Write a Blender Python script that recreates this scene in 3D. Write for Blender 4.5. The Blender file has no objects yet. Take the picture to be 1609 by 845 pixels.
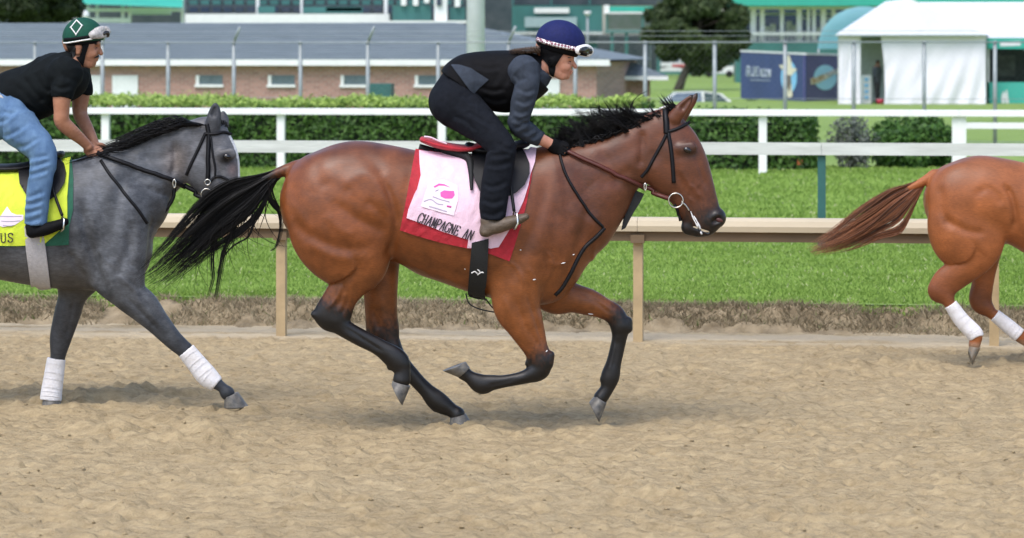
import bpy, bmesh, math, random
import numpy as np
from mathutils import Vector
from mathutils.bvhtree import BVHTree
from mathutils.geometry import delaunay_2d_cdt

random.seed(7); rng = np.random.default_rng(7)
scene = bpy.context.scene
col = scene.collection

# ---------------------------------------------------------------- camera, sky, sun, exposure
K = 630.0 / 409.0            # rows of the photograph are squeezed: true rows = K * rows
FPX = 3780.0                 # focal length in photo columns (1200 across)
CAMH = 2.1                   # eye height
HOR = 60.0                   # true row of the horizon
cam_d = bpy.data.cameras.new('camera'); cam = bpy.data.objects.new('camera', cam_d); col.objects.link(cam)
cam.location = (0, 0, CAMH); cam.rotation_euler = (math.pi/2, 0, 0)
cam_d.sensor_width = 36; cam_d.sensor_fit = 'HORIZONTAL'
cam_d.lens = 36*FPX/1200; cam_d.shift_x = 0; cam_d.shift_y = -(315-HOR)/1200
cam_d.clip_start = 0.1; cam_d.clip_end = 3000
cam_d.dof.use_dof = True; cam_d.dof.focus_distance = 18.0; cam_d.dof.aperture_fstop = 4.8
scene.camera = cam

SUN_EL, SUN_AZ = math.radians(58), math.radians(205)      # azimuth: compass-like, 180 = behind the camera
world = bpy.data.worlds.new('World'); scene.world = world; world.use_nodes = True
wn = world.node_tree.nodes; wl = world.node_tree.links
sky = wn.new('ShaderNodeTexSky'); sky.sky_type = 'NISHITA'; sky.sun_disc = False
sky.sun_elevation = SUN_EL; sky.sun_rotation = SUN_AZ
sky.air_density = 1.0; sky.dust_density = 2.2; sky.ozone_density = 1.0
wl.new(sky.outputs[0], wn['Background'].inputs[0]); wn['Background'].inputs[1].default_value = 0.15
sun_d = bpy.data.lights.new('sun', 'SUN'); sun = bpy.data.objects.new('sun', sun_d); col.objects.link(sun)
sun_d.energy = 1.25; sun_d.angle = math.radians(34); sun_d.color = (1.0, 0.97, 0.93)
sd = Vector((math.sin(SUN_AZ)*math.cos(SUN_EL), math.cos(SUN_AZ)*math.cos(SUN_EL), math.sin(SUN_EL)))
sun.rotation_euler = sd.to_track_quat('Z', 'Y').to_euler()
vs = scene.view_settings
vs.view_transform = 'Standard'; vs.look = 'None'; vs.exposure = 0.88; vs.gamma = 1.0; vs.use_curve_mapping = False

# ---------------------------------------------------------------- pixels to places
def P(x, y, d):
    """photo column, photo row, distance -> point"""
    return np.array([(x-600.0)*d/FPX, d, CAMH-(y*K-HOR)*d/FPX])
TH = math.atan(0.146); CT, ST = math.cos(TH), math.sin(TH)   # the rails run at this angle to the picture plane
def W(a, b, z):
    return np.array([a*CT+b*ST, -a*ST+b*CT, z])
def WA(A):
    A = np.asarray(A, float)
    return np.stack([A[:,0]*CT+A[:,1]*ST, -A[:,0]*ST+A[:,1]*CT, A[:,2]], 1)
def along(x, d0):
    """photo column on a line parallel to the rails that passes X=0 at distance d0 -> (a, b, distance)"""
    q = (x-600.0)/FPX; X = q*d0/(1+0.146*q); d = d0-0.146*X
    return X*CT-d*ST, X*ST+d*CT, d
def zat(y, d): return CAMH-(y*K-HOR)*d/FPX

# ---------------------------------------------------------------- meshes and materials
def setp(o, label=None, cat=None, group=None, kind=None):
    if label: o['label'] = label
    if cat: o['category'] = cat
    if group: o['group'] = group
    if kind: o['kind'] = kind
    return o
def empty(name, loc, label, cat, group=None):
    o = bpy.data.objects.new(name, None); col.objects.link(o); o.location = tuple(loc)
    o.empty_display_size = 0.1
    return setp(o, label, cat, group)
def mesh_obj(name, V, Fs, mat, parent=None, smooth=True, colr=None, origin=None):
    """V (n,3) world points; Fs list of index arrays (quads or tris)"""
    V = np.asarray(V, np.float64)
    off = np.zeros(3)
    p = parent
    while p is not None:
        off = off+np.array(p.location); p = p.parent
    o_off = np.zeros(3) if origin is None else np.asarray(origin, float)-off
    L = (V-off-o_off).astype(np.float32)
    me = bpy.data.meshes.new(name)
    Fs = [np.asarray(f, np.int32) for f in (Fs if isinstance(Fs, list) and len(Fs) and hasattr(Fs[0], 'ndim') and Fs[0].ndim == 2 else [Fs])]
    Fs = [f for f in Fs if len(f)]
    nl = sum(f.size for f in Fs); npol = sum(len(f) for f in Fs)
    me.vertices.add(len(L)); me.vertices.foreach_set('co', L.ravel())
    me.loops.add(nl); me.polygons.add(npol)
    me.loops.foreach_set('vertex_index', np.concatenate([f.ravel() for f in Fs]))
    tot = np.concatenate([np.full(len(f), f.shape[1], np.int32) for f in Fs])
    st = np.concatenate([[0], np.cumsum(tot)[:-1]]).astype(np.int32)
    me.polygons.foreach_set('loop_start', st); me.polygons.foreach_set('loop_total', tot)
    me.polygons.foreach_set('use_smooth', np.full(npol, smooth))
    me.update(calc_edges=True); me.validate()
    if colr is not None:
        ca = me.color_attributes.new('col', 'FLOAT_COLOR', 'POINT')
        c4 = np.ones((len(L), 4), np.float32); c4[:, :3] = colr
        ca.data.foreach_set('color', c4.ravel())
    if mat is not None: me.materials.append(mat)
    o = bpy.data.objects.new(name, me); col.objects.link(o)
    if parent is not None: o.parent = parent
    o.location = tuple(o_off)
    return o
class MB:
    """collects polygons for one mesh"""
    def __init__(s): s.v = []; s.q = []; s.t = []
    def add(s, V, q=(), t=()):
        n = len(s.v); s.v += [tuple(p) for p in V]
        s.q += [tuple(i+n for i in f) for f in q]; s.t += [tuple(i+n for i in f) for f in t]
        return s
    def hexa(s, c):
        """8 corners: bottom 4 then top 4"""
        return s.add(c, [(0,3,2,1),(4,5,6,7),(0,1,5,4),(1,2,6,5),(2,3,7,6),(3,0,4,7)])
    def box(s, x0, x1, y0, y1, z0, z1, f=None):
        c = [(x0,y0,z0),(x1,y0,z0),(x1,y1,z0),(x0,y1,z0),(x0,y0,z1),(x1,y0,z1),(x1,y1,z1),(x0,y1,z1)]
        return s.hexa([f(*p) for p in c] if f else c)
    def tube(s, pts, rad, n=8, cap=True):
        pts = [np.asarray(p, float) for p in pts]; m = len(pts)
        rad = [rad]*m if np.isscalar(rad) else rad
        up = np.array([0, 1, 0.01]); base = len(s.v)
        for i, p in enumerate(pts):
            t = pts[min(i+1, m-1)]-pts[max(i-1, 0)]; t = t/(np.linalg.norm(t)+1e-12)
            if abs(t@up) > 0.95: u = np.cross(t, [1, 0, 0.0])
            else: u = np.cross(t, up)
            u /= np.linalg.norm(u); w = np.cross(t, u)
            for k in range(n):
                a = 2*math.pi*k/n
                s.v.append(tuple(p+rad[i]*(math.cos(a)*u+math.sin(a)*w)))
        for i in range(m-1):
            for k in range(n):
                a0 = base+i*n+k; a1 = base+i*n+(k+1) % n
                s.q.append((a0, a1, a1+n, a0+n))
        if cap:
            for i, flip in ((0, 1), (m-1, 0)):
                c = len(s.v); s.v.append(tuple(pts[i]))
                for k in range(n):
                    a0 = base+i*n+k; a1 = base+i*n+(k+1) % n
                    s.t.append((a1, a0, c) if flip else (a0, a1, c))
        return s
    def build(s, name, mat, parent=None, smooth=False, colr=None, origin=None):
        return mesh_obj(name, np.array(s.v), [np.array(s.q, np.int32).reshape(-1, 4), np.array(s.t, np.int32).reshape(-1, 3)], mat, parent, smooth, colr, origin)

def new_mat(name):
    m = bpy.data.materials.new(name); m.use_nodes = True
    return m, m.node_tree.nodes, m.node_tree.links, m.node_tree.nodes['Principled BSDF']
def mat(name, c, rough=0.6, vary=0.15, scale=6.0, bump=0.0, bscale=40.0, attr=False, spec=0.5, sheen=0.0, metal=0.0, c2=None, stretch=(1,1,1), transl=0.0, alpha=1.0, detail=4.0, coat=0.0, grain=0.0):
    m, n, l, b = new_mat(name)
    tc = n.new('ShaderNodeTexCoord'); mp = n.new('ShaderNodeMapping'); mp.inputs['Scale'].default_value = stretch
    l.new(tc.outputs['Object'], mp.inputs[0])
    nz = n.new('ShaderNodeTexNoise'); nz.inputs['Scale'].default_value = scale; nz.inputs['Detail'].default_value = detail
    nz.inputs['Roughness'].default_value = 0.6
    l.new(mp.outputs[0], nz.inputs['Vector'])
    if attr:
        at = n.new('ShaderNodeVertexColor'); at.layer_name = 'col'; src = at.outputs[0]
    else:
        rg = n.new('ShaderNodeRGB'); rg.outputs[0].default_value = (*c, 1); src = rg.outputs[0]
    mr = n.new('ShaderNodeMapRange'); mr.inputs['From Min'].default_value = 0.3; mr.inputs['From Max'].default_value = 0.7
    l.new(nz.outputs[0], mr.inputs[0])
    mx = n.new('ShaderNodeMix'); mx.data_type = 'RGBA'
    l.new(src, mx.inputs[6])
    if c2 is not None:
        mr.inputs['To Min'].default_value = 0; mr.inputs['To Max'].default_value = 1
        l.new(mr.outputs[0], mx.inputs[0]); mx.inputs[7].default_value = (*c2, 1)
    else:
        mr.inputs['To Min'].default_value = 1-vary; mr.inputs['To Max'].default_value = 1+vary
        mx.blend_type = 'MULTIPLY'; mx.inputs[0].default_value = 1.0; mx.clamp_result = False
        l.new(mr.outputs[0], mx.inputs[7])
    l.new(mx.outputs[2], b.inputs['Base Color'])
    b.inputs['Roughness'].default_value = rough; b.inputs['Metallic'].default_value = metal
    b.inputs['Specular IOR Level'].default_value = spec
    if grain:                                                   # short hair lying along the body: streaky relief and gloss
        m3 = n.new('ShaderNodeMapping'); m3.inputs['Scale'].default_value = (.16, .7, 1.0); m3.inputs['Rotation'].default_value = (0, .35, 0); l.new(tc.outputs['Object'], m3.inputs[0])
        n3 = n.new('ShaderNodeTexNoise'); n3.inputs['Scale'].default_value = 230; n3.inputs['Detail'].default_value = 3; l.new(m3.outputs[0], n3.inputs['Vector'])
        r3 = n.new('ShaderNodeMapRange'); r3.inputs['From Min'].default_value = .3; r3.inputs['From Max'].default_value = .7; r3.inputs['To Min'].default_value = 1-grain; r3.inputs['To Max'].default_value = 1+grain; l.new(n3.outputs[0], r3.inputs[0])
        x3 = n.new('ShaderNodeMix'); x3.data_type = 'RGBA'; x3.blend_type = 'MULTIPLY'; x3.inputs[0].default_value = 1.0; x3.clamp_result = False; l.new(mx.outputs[2], x3.inputs[6]); l.new(r3.outputs[0], x3.inputs[7]); l.new(x3.outputs[2], b.inputs['Base Color'])
        r4 = n.new('ShaderNodeMapRange'); r4.inputs['From Min'].default_value = .3; r4.inputs['From Max'].default_value = .7; r4.inputs['To Min'].default_value = rough-.12; r4.inputs['To Max'].default_value = rough+.12; l.new(nz.outputs[0], r4.inputs[0]); l.new(r4.outputs[0], b.inputs['Roughness'])
    if sheen: b.inputs['Sheen Weight'].default_value = sheen; b.inputs['Sheen Roughness'].default_value = 0.4
    if coat: b.inputs['Coat Weight'].default_value = coat
    if alpha < 1: b.inputs['Alpha'].default_value = alpha
    if bump:
        n2 = n.new('ShaderNodeTexNoise'); n2.inputs['Scale'].default_value = bscale; n2.inputs['Detail'].default_value = 5
        l.new(mp.outputs[0], n2.inputs['Vector'])
        bp = n.new('ShaderNodeBump'); bp.inputs['Strength'].default_value = min(1.0, bump); bp.inputs['Distance'].default_value = 0.02
        l.new(n2.outputs[0], bp.inputs['Height']); l.new(bp.outputs[0], b.inputs['Normal'])
    if transl:
        tr = n.new('ShaderNodeBsdfTranslucent'); ms = n.new('ShaderNodeMixShader'); ms.inputs[0].default_value = transl
        l.new(mx.outputs[2], tr.inputs[0]); l.new(b.outputs[0], ms.inputs[1]); l.new(tr.outputs[0], ms.inputs[2])
        l.new(ms.outputs[0], n['Material Output'].inputs[0])
    return m
def srgb(r, g, b):
    return tuple((c/255/12.92 if c/255 <= 0.04045 else ((c/255+0.055)/1.055)**2.4) for c in (r, g, b))

# ---------------------------------------------------------------- smooth numpy noise
NT = {}
def vnoise(x, y, seed=0):
    if seed not in NT: NT[seed] = np.random.default_rng(seed).random((256, 256)).astype(np.float32)
    T = NT[seed]
    xi = np.floor(x).astype(int); yi = np.floor(y).astype(int); fx = x-xi; fy = y-yi
    fx = fx*fx*(3-2*fx); fy = fy*fy*(3-2*fy)
    a = T[xi & 255, yi & 255]; b = T[(xi+1) & 255, yi & 255]; c = T[xi & 255, (yi+1) & 255]; d = T[(xi+1) & 255, (yi+1) & 255]
    return (a*(1-fx)+b*fx)*(1-fy)+(c*(1-fx)+d*fx)*fy

# ---------------------------------------------------------------- sculpting: a distance field turned into one closed surface
def catmull(S, n):
    S = np.asarray(S, float)
    if len(S) < 3 or n < 2:
        return S
    E = np.vstack([2*S[0]-S[1], S, 2*S[-1]-S[-2]]); out = []
    for i in range(1, len(E)-2):
        p0, p1, p2, p3 = E[i-1], E[i], E[i+1], E[i+2]
        for k in range(n):
            t = k/n
            out.append(0.5*((2*p1)+(-p0+p2)*t+(2*p0-5*p1+4*p2-p3)*t*t+(-p0+3*p1-3*p2+p3)*t**3))
    out.append(E[-2]); return np.array(out)
class Chain:
    """limb: sections (X, Z, radius, y centre, lateral ratio, tint)"""
    def __init__(s, S, n=4, flat0=False, flat1=False, grow=0.0):
        S = np.array(S, float); S[:, 2] += grow
        s.S = catmull(S, n); s.S[:, 2] = np.maximum(s.S[:, 2], 0.002); s.f0 = flat0; s.f1 = flat1
        r = s.S[:, 2]; rl = r*s.S[:, 4]
        s.lo = np.array([(s.S[:,0]-r).min(), (s.S[:,3]-rl).min(), (s.S[:,1]-r).min()])
        s.hi = np.array([(s.S[:,0]+r).max(), (s.S[:,3]+rl).max(), (s.S[:,1]+r).max()])
    def plane(s, X, Z):
        best = np.full(X.shape, 1e9); pr = [np.zeros(X.shape) for _ in range(4)]; ax = np.full(X.shape, -1e9)
        m = len(s.S)-1
        if m == 0:
            x, z, r, y, k, c = s.S[0]
            return np.hypot(X-x, Z-z), [np.full(X.shape, q) for q in (r, y, k, c)], ax
        D = np.zeros(X.shape)
        for i in range(m):
            A, B = s.S[i], s.S[i+1]; dx, dz = B[0]-A[0], B[1]-A[1]; L2 = dx*dx+dz*dz+1e-12
            tu = ((X-A[0])*dx+(Z-A[1])*dz)/L2; t = np.clip(tu, 0, 1)
            d = np.hypot(X-A[0]-t*dx, Z-A[1]-t*dz); r = A[2]+t*(B[2]-A[2])
            w = (d-r) < best
            best = np.where(w, d-r, best); D = np.where(w, d, D)
            for j, q in enumerate((2, 3, 4, 5)):
                pr[j] = np.where(w, A[q]+t*(B[q]-A[q]), pr[j])
            e = np.full(X.shape, -1e9); L = math.sqrt(L2)
            if s.f0 and i == 0: e = np.maximum(e, -tu*L)
            if s.f1 and i == m-1: e = np.maximum(e, (tu-1)*L)
            ax = np.where(w, e, ax)
        return D, pr, ax
    def grid(s, xs, ys, zs):
        X, Z = np.meshgrid(xs, zs, indexing='ij')
        D, (r, y, k, c), ax = s.plane(X, Z)
        q = (ys[None, :, None]-y[:, None, :])/k[:, None, :]
        return np.maximum(np.sqrt((D*D)[:, None, :]+q*q)-r[:, None, :], ax[:, None, :])
    def pts(s, V):
        D, (r, y, k, c), ax = s.plane(V[:, 0], V[:, 2])
        return np.maximum(np.sqrt(D*D+((V[:, 1]-y)/k)**2)-r, ax), c
class Loft:
    """trunk: slices (X, z top, z bottom, half width) about y0"""
    def __init__(s, S, y0, c=0.0, n=5):
        s.S = catmull(S, n); s.y0 = y0; s.c = c
        w = s.S[:, 3].max()
        s.lo = np.array([s.S[0, 0], y0-w, s.S[:, 2].min()]); s.hi = np.array([s.S[-1, 0], y0+w, s.S[:, 1].max()])
    def par(s, x):
        o = [np.interp(x, s.S[:, 0], s.S[:, j]) for j in (1, 2, 3)]
        h = np.maximum((o[0]-o[1])/2, 0.004); c = (o[0]+o[1])/2; w = np.maximum(o[2], 0.004)
        e = np.maximum(s.S[0, 0]-x, x-s.S[-1, 0]); return h, c, w, e
    def grid(s, xs, ys, zs):
        h, c, w, e = s.par(xs); h, c, w, e = (q[:, None, None] for q in (h, c, w, e))
        f = (np.sqrt(np.abs((zs[None, None, :]-c)/h)**2.1+np.abs((ys[None, :, None]-s.y0)/w)**2.1)-1)*np.minimum(h, w)
        return np.maximum(f, e)
    def pts(s, V):
        h, c, w, e = s.par(V[:, 0])
        f = (np.sqrt(((V[:, 2]-c)/h)**2+((V[:, 1]-s.y0)/w)**2)-1)*np.minimum(h, w)
        return np.maximum(f, e), np.full(len(V), s.c)
def sculpt(prims, res, relax=2):
    """prims: list of (prim, blend); blend < 0 carves. -> vertices, quads"""
    lo = np.min([p.lo for p, k in prims if k > 0], 0)-4*res; hi = np.max([p.hi for p, k in prims if k > 0], 0)+4*res
    ax = [np.arange(lo[i], hi[i]+res, res) for i in range(3)]
    F = np.full([len(a) for a in ax], 0.5, np.float32)
    for p, k in prims:
        kk = abs(k); mrg = kk+3*res
        sl = [slice(max(0, int((p.lo[i]-mrg-lo[i])/res)), int((p.hi[i]+mrg-lo[i])/res)+2) for i in range(3)]
        d = p.grid(ax[0][sl[0]], ax[1][sl[1]], ax[2][sl[2]]).astype(np.float32)
        G = F[sl[0], sl[1], sl[2]]
        if k > 0:
            h = np.clip(0.5+0.5*(d-G)/kk, 0, 1); F[sl[0], sl[1], sl[2]] = d*(1-h)+G*h-kk*h*(1-h)
        else:
            d = -d; h = np.clip(0.5-0.5*(d-G)/kk, 0, 1); F[sl[0], sl[1], sl[2]] = d*(1-h)+G*h+kk*h*(1-h)
    S = F < 0
    nx, ny, nz = F.shape
    cnt = np.zeros((nx-1, ny-1, nz-1), np.int8)
    cs = [(a, b, c) for a in (0, 1) for b in (0, 1) for c in (0, 1)]
    for a, b, c in cs: cnt += S[a:nx-1+a, b:ny-1+b, c:nz-1+c]
    act = (cnt > 0) & (cnt < 8); idx = np.argwhere(act)
    acc = np.zeros((len(idx), 3)); w = np.zeros(len(idx))
    val = {c: F[idx[:,0]+c[0], idx[:,1]+c[1], idx[:,2]+c[2]] for c in cs}
    for a in cs:
        for i in range(3):
            if a[i] == 0:
                b = list(a); b[i] = 1; b = tuple(b); fa, fb = val[a], val[b]
                m = (fa < 0) != (fb < 0); t = np.where(m, fa/np.where(m, fa-fb, 1), 0)
                p = np.tile(np.array(a, float), (len(idx), 1)); p[:, i] += t
                acc += p*m[:, None]; w += m
    V = lo+(idx+acc/w[:, None])*res
    vid = np.full(act.shape, -1, np.int64); vid[act] = np.arange(len(idx))
    quads = []
    for i in range(3):
        j, k = (i+1) % 3, (i+2) % 3
        A = np.take(S, range(S.shape[i]-1), i); B = np.take(S, range(1, S.shape[i]), i)
        E = np.argwhere(A != B)
        E = E[(E[:, j] > 0) & (E[:, k] > 0) & (E[:, j] < F.shape[j]-1) & (E[:, k] < F.shape[k]-1)]
        ins = A[E[:,0], E[:,1], E[:,2]]
        q = []
        for dj, dk in ((-1, -1), (0, -1), (0, 0), (-1, 0)):
            C = E.copy(); C[:, j] += dj; C[:, k] += dk; q.append(vid[C[:,0], C[:,1], C[:,2]])
        q = np.stack(q, 1); q[~ins] = q[~ins][:, ::-1]; quads.append(q)
    Q = np.concatenate(quads); Q = Q[(Q >= 0).all(1)]
    E = np.concatenate([Q[:, [0, 1]], Q[:, [1, 2]], Q[:, [2, 3]], Q[:, [3, 0]]])
    n = np.bincount(E.ravel(), minlength=len(V)).astype(float)[:, None]+1e-9
    for f in (0.5, -0.35)*2 if relax == 2 else (0.5, -0.5)*relax:
        A = np.stack([np.bincount(E[:, 0], V[E[:, 1], c], len(V))+np.bincount(E[:, 1], V[E[:, 0], c], len(V)) for c in range(3)], 1)
        V = V+f*(A/n-V)
    return V, Q
def normals(V, Q):
    fn = np.cross(V[Q[:, 2]]-V[Q[:, 0]], V[Q[:, 3]]-V[Q[:, 1]]); I = Q.T.ravel(); N = np.stack([np.bincount(I, np.tile(fn[:, c], 4), len(V)) for c in range(3)], 1)
    return N/(np.linalg.norm(N, axis=1)[:, None]+1e-12)
def tint(prims, V, sig=0.012):
    ws = np.zeros(len(V)); cs = np.zeros(len(V))
    for p, k in prims:
        if k <= 0: continue
        d, c = p.pts(V); w = np.exp(-np.clip(d, -0.03, 0.3)/sig); ws += w; cs += w*c
    return cs/(ws+1e-12)
def bvh(V, Q): return BVHTree.FromPolygons([tuple(v) for v in V], [tuple(int(i) for i in q) for q in Q])
CAMP = Vector((0, 0, CAMH))
def ray(tree, x, y, dflt):
    t = Vector(P(x, y, 10.0)); dr = (t-CAMP).normalized()
    h = tree.ray_cast(CAMP, dr, 200.0)
    if h[0] is None: return None
    return h
def skin(tree, x, y, off, d):
    """where the sight line through (x, y) meets the body, lifted by off; beside the body, a point at distance d"""
    h = ray(tree, x, y, d)
    if h is None or abs(h[0].y-d) > 0.9: return np.array(P(x, y, d)), False
    n = h[1]
    if n.y > 0: n = -n
    return np.array(h[0]+n*off), True
def seg_dist(px, py, line):
    """true-row pixel distance of points to a polyline given in photo pixels; also position along it 0..1"""
    best = np.full(px.shape, 1e9); pos = np.zeros(px.shape); L = np.array(line, float); L[:, 1] *= K
    m = len(L)-1
    for i in range(m):
        d = L[i+1]-L[i]; t = np.clip(((px-L[i,0])*d[0]+(py-L[i,1])*d[1])/(d@d), 0, 1)
        q = np.hypot(px-L[i,0]-t*d[0], py-L[i,1]-t*d[1]); w = q < best
        best = np.where(w, q, best); pos = np.where(w, (i+t)/m, pos)
    return best, pos
def topix(V):
    return 600+V[:, 0]*FPX/V[:, 1], HOR+(CAMH-V[:, 2])*FPX/V[:, 1]     # true rows
def crease(V, N, ymid, line, depth, sig):
    """press a groove (or raise a ridge) along a line seen from the side, on both flanks"""
    px, py = topix(np.stack([V[:, 0], np.full(len(V), ymid), V[:, 2]], 1))
    q, t = seg_dist(px, py, catmull(line, 4)); fade = np.clip(np.minimum(t, 1-t)*6, 0.0, 1)
    a = depth*np.exp(-(q/sig)**2)*fade*np.abs(N[:, 1])
    return V-N*a[:, None]
def patch(name, poly, tree, off, mt, parent, d, step=3.0, smooth=True, rim=True, extra=()):
    """cloth or leather cut to an outline in the photo and laid on a body"""
    poly = np.array(poly, float)
    B = []
    for i in range(len(poly)):
        a, b = poly[i], poly[(i+1) % len(poly)]; n = max(1, int(np.hypot(b[0]-a[0], (b[1]-a[1])*K)/step))
        for k in range(n): B.append(a+(b-a)*k/n)
    B = np.array(B); n = len(B)
    pts = [Vector((p[0], p[1]*K)) for p in B]
    x0, y0 = B.min(0); x1, y1 = B.max(0)
    for x in np.arange(x0+step*.5, x1, step):
        for y in np.arange(y0*K+step*.5, y1*K, step): pts.append(Vector((x, y)))
    r = delaunay_2d_cdt(pts, [(i, (i+1) % n) for i in range(n)], [], 1, 1e-4)
    V2, Fc = r[0], r[2]; orig = r[3]
    V = []; ok = []
    for v in V2:
        p, h = skin(tree, v.x, v.y/K, off, d); V.append(p); ok.append(h)
    V = np.array(V); ok = np.array(ok)
    if ok.any() and not ok.all():
        good = np.where(ok)[0]; xy = np.array([(v.x, v.y) for v in V2])
        for i in np.where(~ok)[0]:
            j = good[np.argmin(((xy[good]-xy[i])**2).sum(1))]; V[i] = P(xy[i][0], xy[i][1]/K, V[j][1]+0.01)
    if callable(extra): V = extra(V, V2)
    mb = MB(); mb.add(V, [], [tuple(f) for f in Fc if len(f) == 3])
    if rim:
        bl = [i for i, o in enumerate(orig) if any(k < n for k in o)]
        key = {}
        for i in bl:
            for k in orig[i]:
                if k < n: key[k] = i
        ring = [key[k] for k in range(n) if k in key]
        dirs = np.array([0, 1.0, 0])*max(off*0.9, 0.004)
        m = len(ring); mb.add([V[i] for i in ring]+[V[i]+dirs for i in ring], [(k, (k+1) % m, m+(k+1) % m, m+k) for k in range(m)])
    return mb.build(name, mt, parent, smooth)
def strap(name, line, width, tree, off, mt, parent, d, thick=0.004, n=8, build=True, mb=None, dep=None):
    """flat strap along a line seen in the photo; width in metres"""
    L = catmull(np.array(line, float), n) if len(line) > 2 else np.array([np.array(line[0])+(np.array(line[1])-np.array(line[0]))*t for t in np.linspace(0, 1, n*2)])
    C = []; okl = []
    for i, (x, y) in enumerate(L):
        p, h = skin(tree, x, y, off, d) if tree is not None else (P(x, y, d), True)
        if dep is not None: p = P(x, y, np.interp(i/(len(L)-1), np.linspace(0, 1, len(dep)), dep)); h = True
        C.append(p); okl.append(h)
    ok = [i for i, h in enumerate(okl) if h]
    if ok:
        dd = np.interp(range(len(L)), ok, [C[i][1] for i in ok])
        C = [C[i] if okl[i] else P(L[i][0], L[i][1], dd[i]) for i in range(len(L))]
    C = np.array(C)
    for _ in range(2): C[1:-1, 1] = 0.5*C[1:-1, 1]+0.25*(C[2:, 1]+C[:-2, 1])
    own = mb is None
    if own: mb = MB()
    m = len(C); vs_ = []
    for i in range(m):
        t = C[min(i+1, m-1)]-C[max(i-1, 0)]; u = np.cross(t, [0, 1.0, 0]); u /= np.linalg.norm(u)+1e-9
        w = width if np.isscalar(width) else np.interp(i/(m-1), np.linspace(0, 1, len(width)), width)
        vs_ += [C[i]-u*w/2, C[i]+np.array([0, -thick, 0]), C[i]+u*w/2, C[i]+np.array([0, thick*0.8, 0])]
    q = []
    for i in range(m-1):
        for k in range(4): q.append((4*i+k, 4*i+(k+1) % 4, 4*i+4+(k+1) % 4, 4*i+4+k))
    q += [(0, 3, 2, 1), (4*m-4, 4*m-3, 4*m-2, 4*m-1)]
    mb.add(vs_, q)
    return mb.build(name, mt, parent, True) if own else mb
def hair(name, curves, mt, parent, w0=0.003, colr=None):
    """curves: list of (n,3) points; each a thin three-sided lock that tapers to its tip"""
    V = []; Q = []; C = []
    ang = [0, 2.1, 4.2]
    for ci, c in enumerate(curves):
        c = np.asarray(c); n = len(c); base = len(V)
        w = w0[ci] if hasattr(w0, '__len__') else w0
        T = np.gradient(c, axis=0); T /= np.linalg.norm(T, axis=1)[:, None]+1e-9
        U = np.cross(T, [0.0, 1, 0.05]); U /= np.linalg.norm(U, axis=1)[:, None]+1e-9; X = np.cross(T, U)
        for i in range(n):
            r = w*(1-0.85*(i/(n-1))**1.5)
            for a in ang: V.append(c[i]+r*(math.cos(a)*U[i]+math.sin(a)*X[i]))
            if colr is not None: C += [colr[ci][0]*(1-i/(n-1))+colr[ci][1]*(i/(n-1))]*3
        for i in range(n-1):
            for k in range(3): a0 = base+3*i+k; a1 = base+3*i+(k+1) % 3; Q.append((a0, a1, a1+3, a0+3))
    return mesh_obj(name, np.array(V), [np.array(Q, np.int32)], mt, parent, True, np.array(C) if colr is not None else None)
def hoof(front, back, toe, heel, d, mt, parent, w=0.056):
    """hoof between the coronet (front, back) and the ground edge (toe, heel), all in photo pixels"""
    f, b, t, h = (P(*q, d) for q in (front, back, toe, heel))
    mb = MB(); n = 20; rings = []
    for s, (a, c, ww) in enumerate(((f, b, w*0.86), (f+(t-f)*.08, b+(h-b)*.08, w*.93), (f+(t-f)*.9, b+(h-b)*.9, w*1.1), (t, h, w*1.12), (t+(h-t)*.1, h+(t-h)*.1, w*.95))):
        cen = (a+c)/2; u = (a-c)/2; r = []
        if s == 4: cen = cen+((f+b)/2-(t+h)/2)*0.08
        for k in range(n):
            g = 2*math.pi*k/n; ca, sa = math.cos(g), math.sin(g)
            wd = ww*(1.0 if ca > 0 else (1-0.18*ca*ca))
            r.append(cen+u*ca*(1 if ca > 0 else 0.96)+np.array([0, wd*sa, 0]))
        rings.append(r)
    V = [p for r in rings for p in r]; q = []
    for s in range(len(rings)-1):
        for k in range(n): q.append((s*n+k, s*n+(k+1) % n, (s+1)*n+(k+1) % n, (s+1)*n+k))
    V += [(f+b)/2, (t+h)/2+((f+b)/2-(t+h)/2)*0.1]; m = len(V); last = (len(rings)-1)*n
    tr = [((k+1) % n, k, m-2) for k in range(n)]+[(last+k, last+(k+1) % n, m-1) for k in range(n)]
    mb.add(V, q, tr); return mb.build('hoof', mt, parent, True)
# ================================================================ THE HORSES
def E_(x1, y1, x2, y2, yo, lw, c=0.0): return ('e', x1, y1, x2, y2, yo, lw, c)
def C_(x, y, r, yo, lw, c=0.0): return ('c', x, y, r, yo, lw, c)
def secs(L, d, tr=None):
    out = []
    for s in L:
        if s[0] == 'e':
            _, x1, y1, x2, y2, yo, lw, c = s
            x, y, r = (x1+x2)/2, (y1+y2)/2, 0.5*math.hypot(x1-x2, (y1-y2)*K)
        else:
            _, x, y, r, yo, lw, c = s
        if tr:
            x, y, r, lw, yo = tr(x, y, r, lw, yo)
        p = P(x, y, d+yo); rm = r*(d+yo)/FPX
        out.append((p[0], p[2], rm, d+yo, lw/rm, c))
    return out
def loft_px(L, d, tr=None):
    out = []
    for x, t, b, w in L:
        if tr:
            x2, t, _, w2, _ = tr(x, t, 1, w, 0); _, b, _, _, _ = tr(x, b, 1, w, 0); x, w = x2, w2
        p = P(x, t, d); q = P(x, b, d); out.append((p[0], p[2], q[2], w))
    return out

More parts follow.
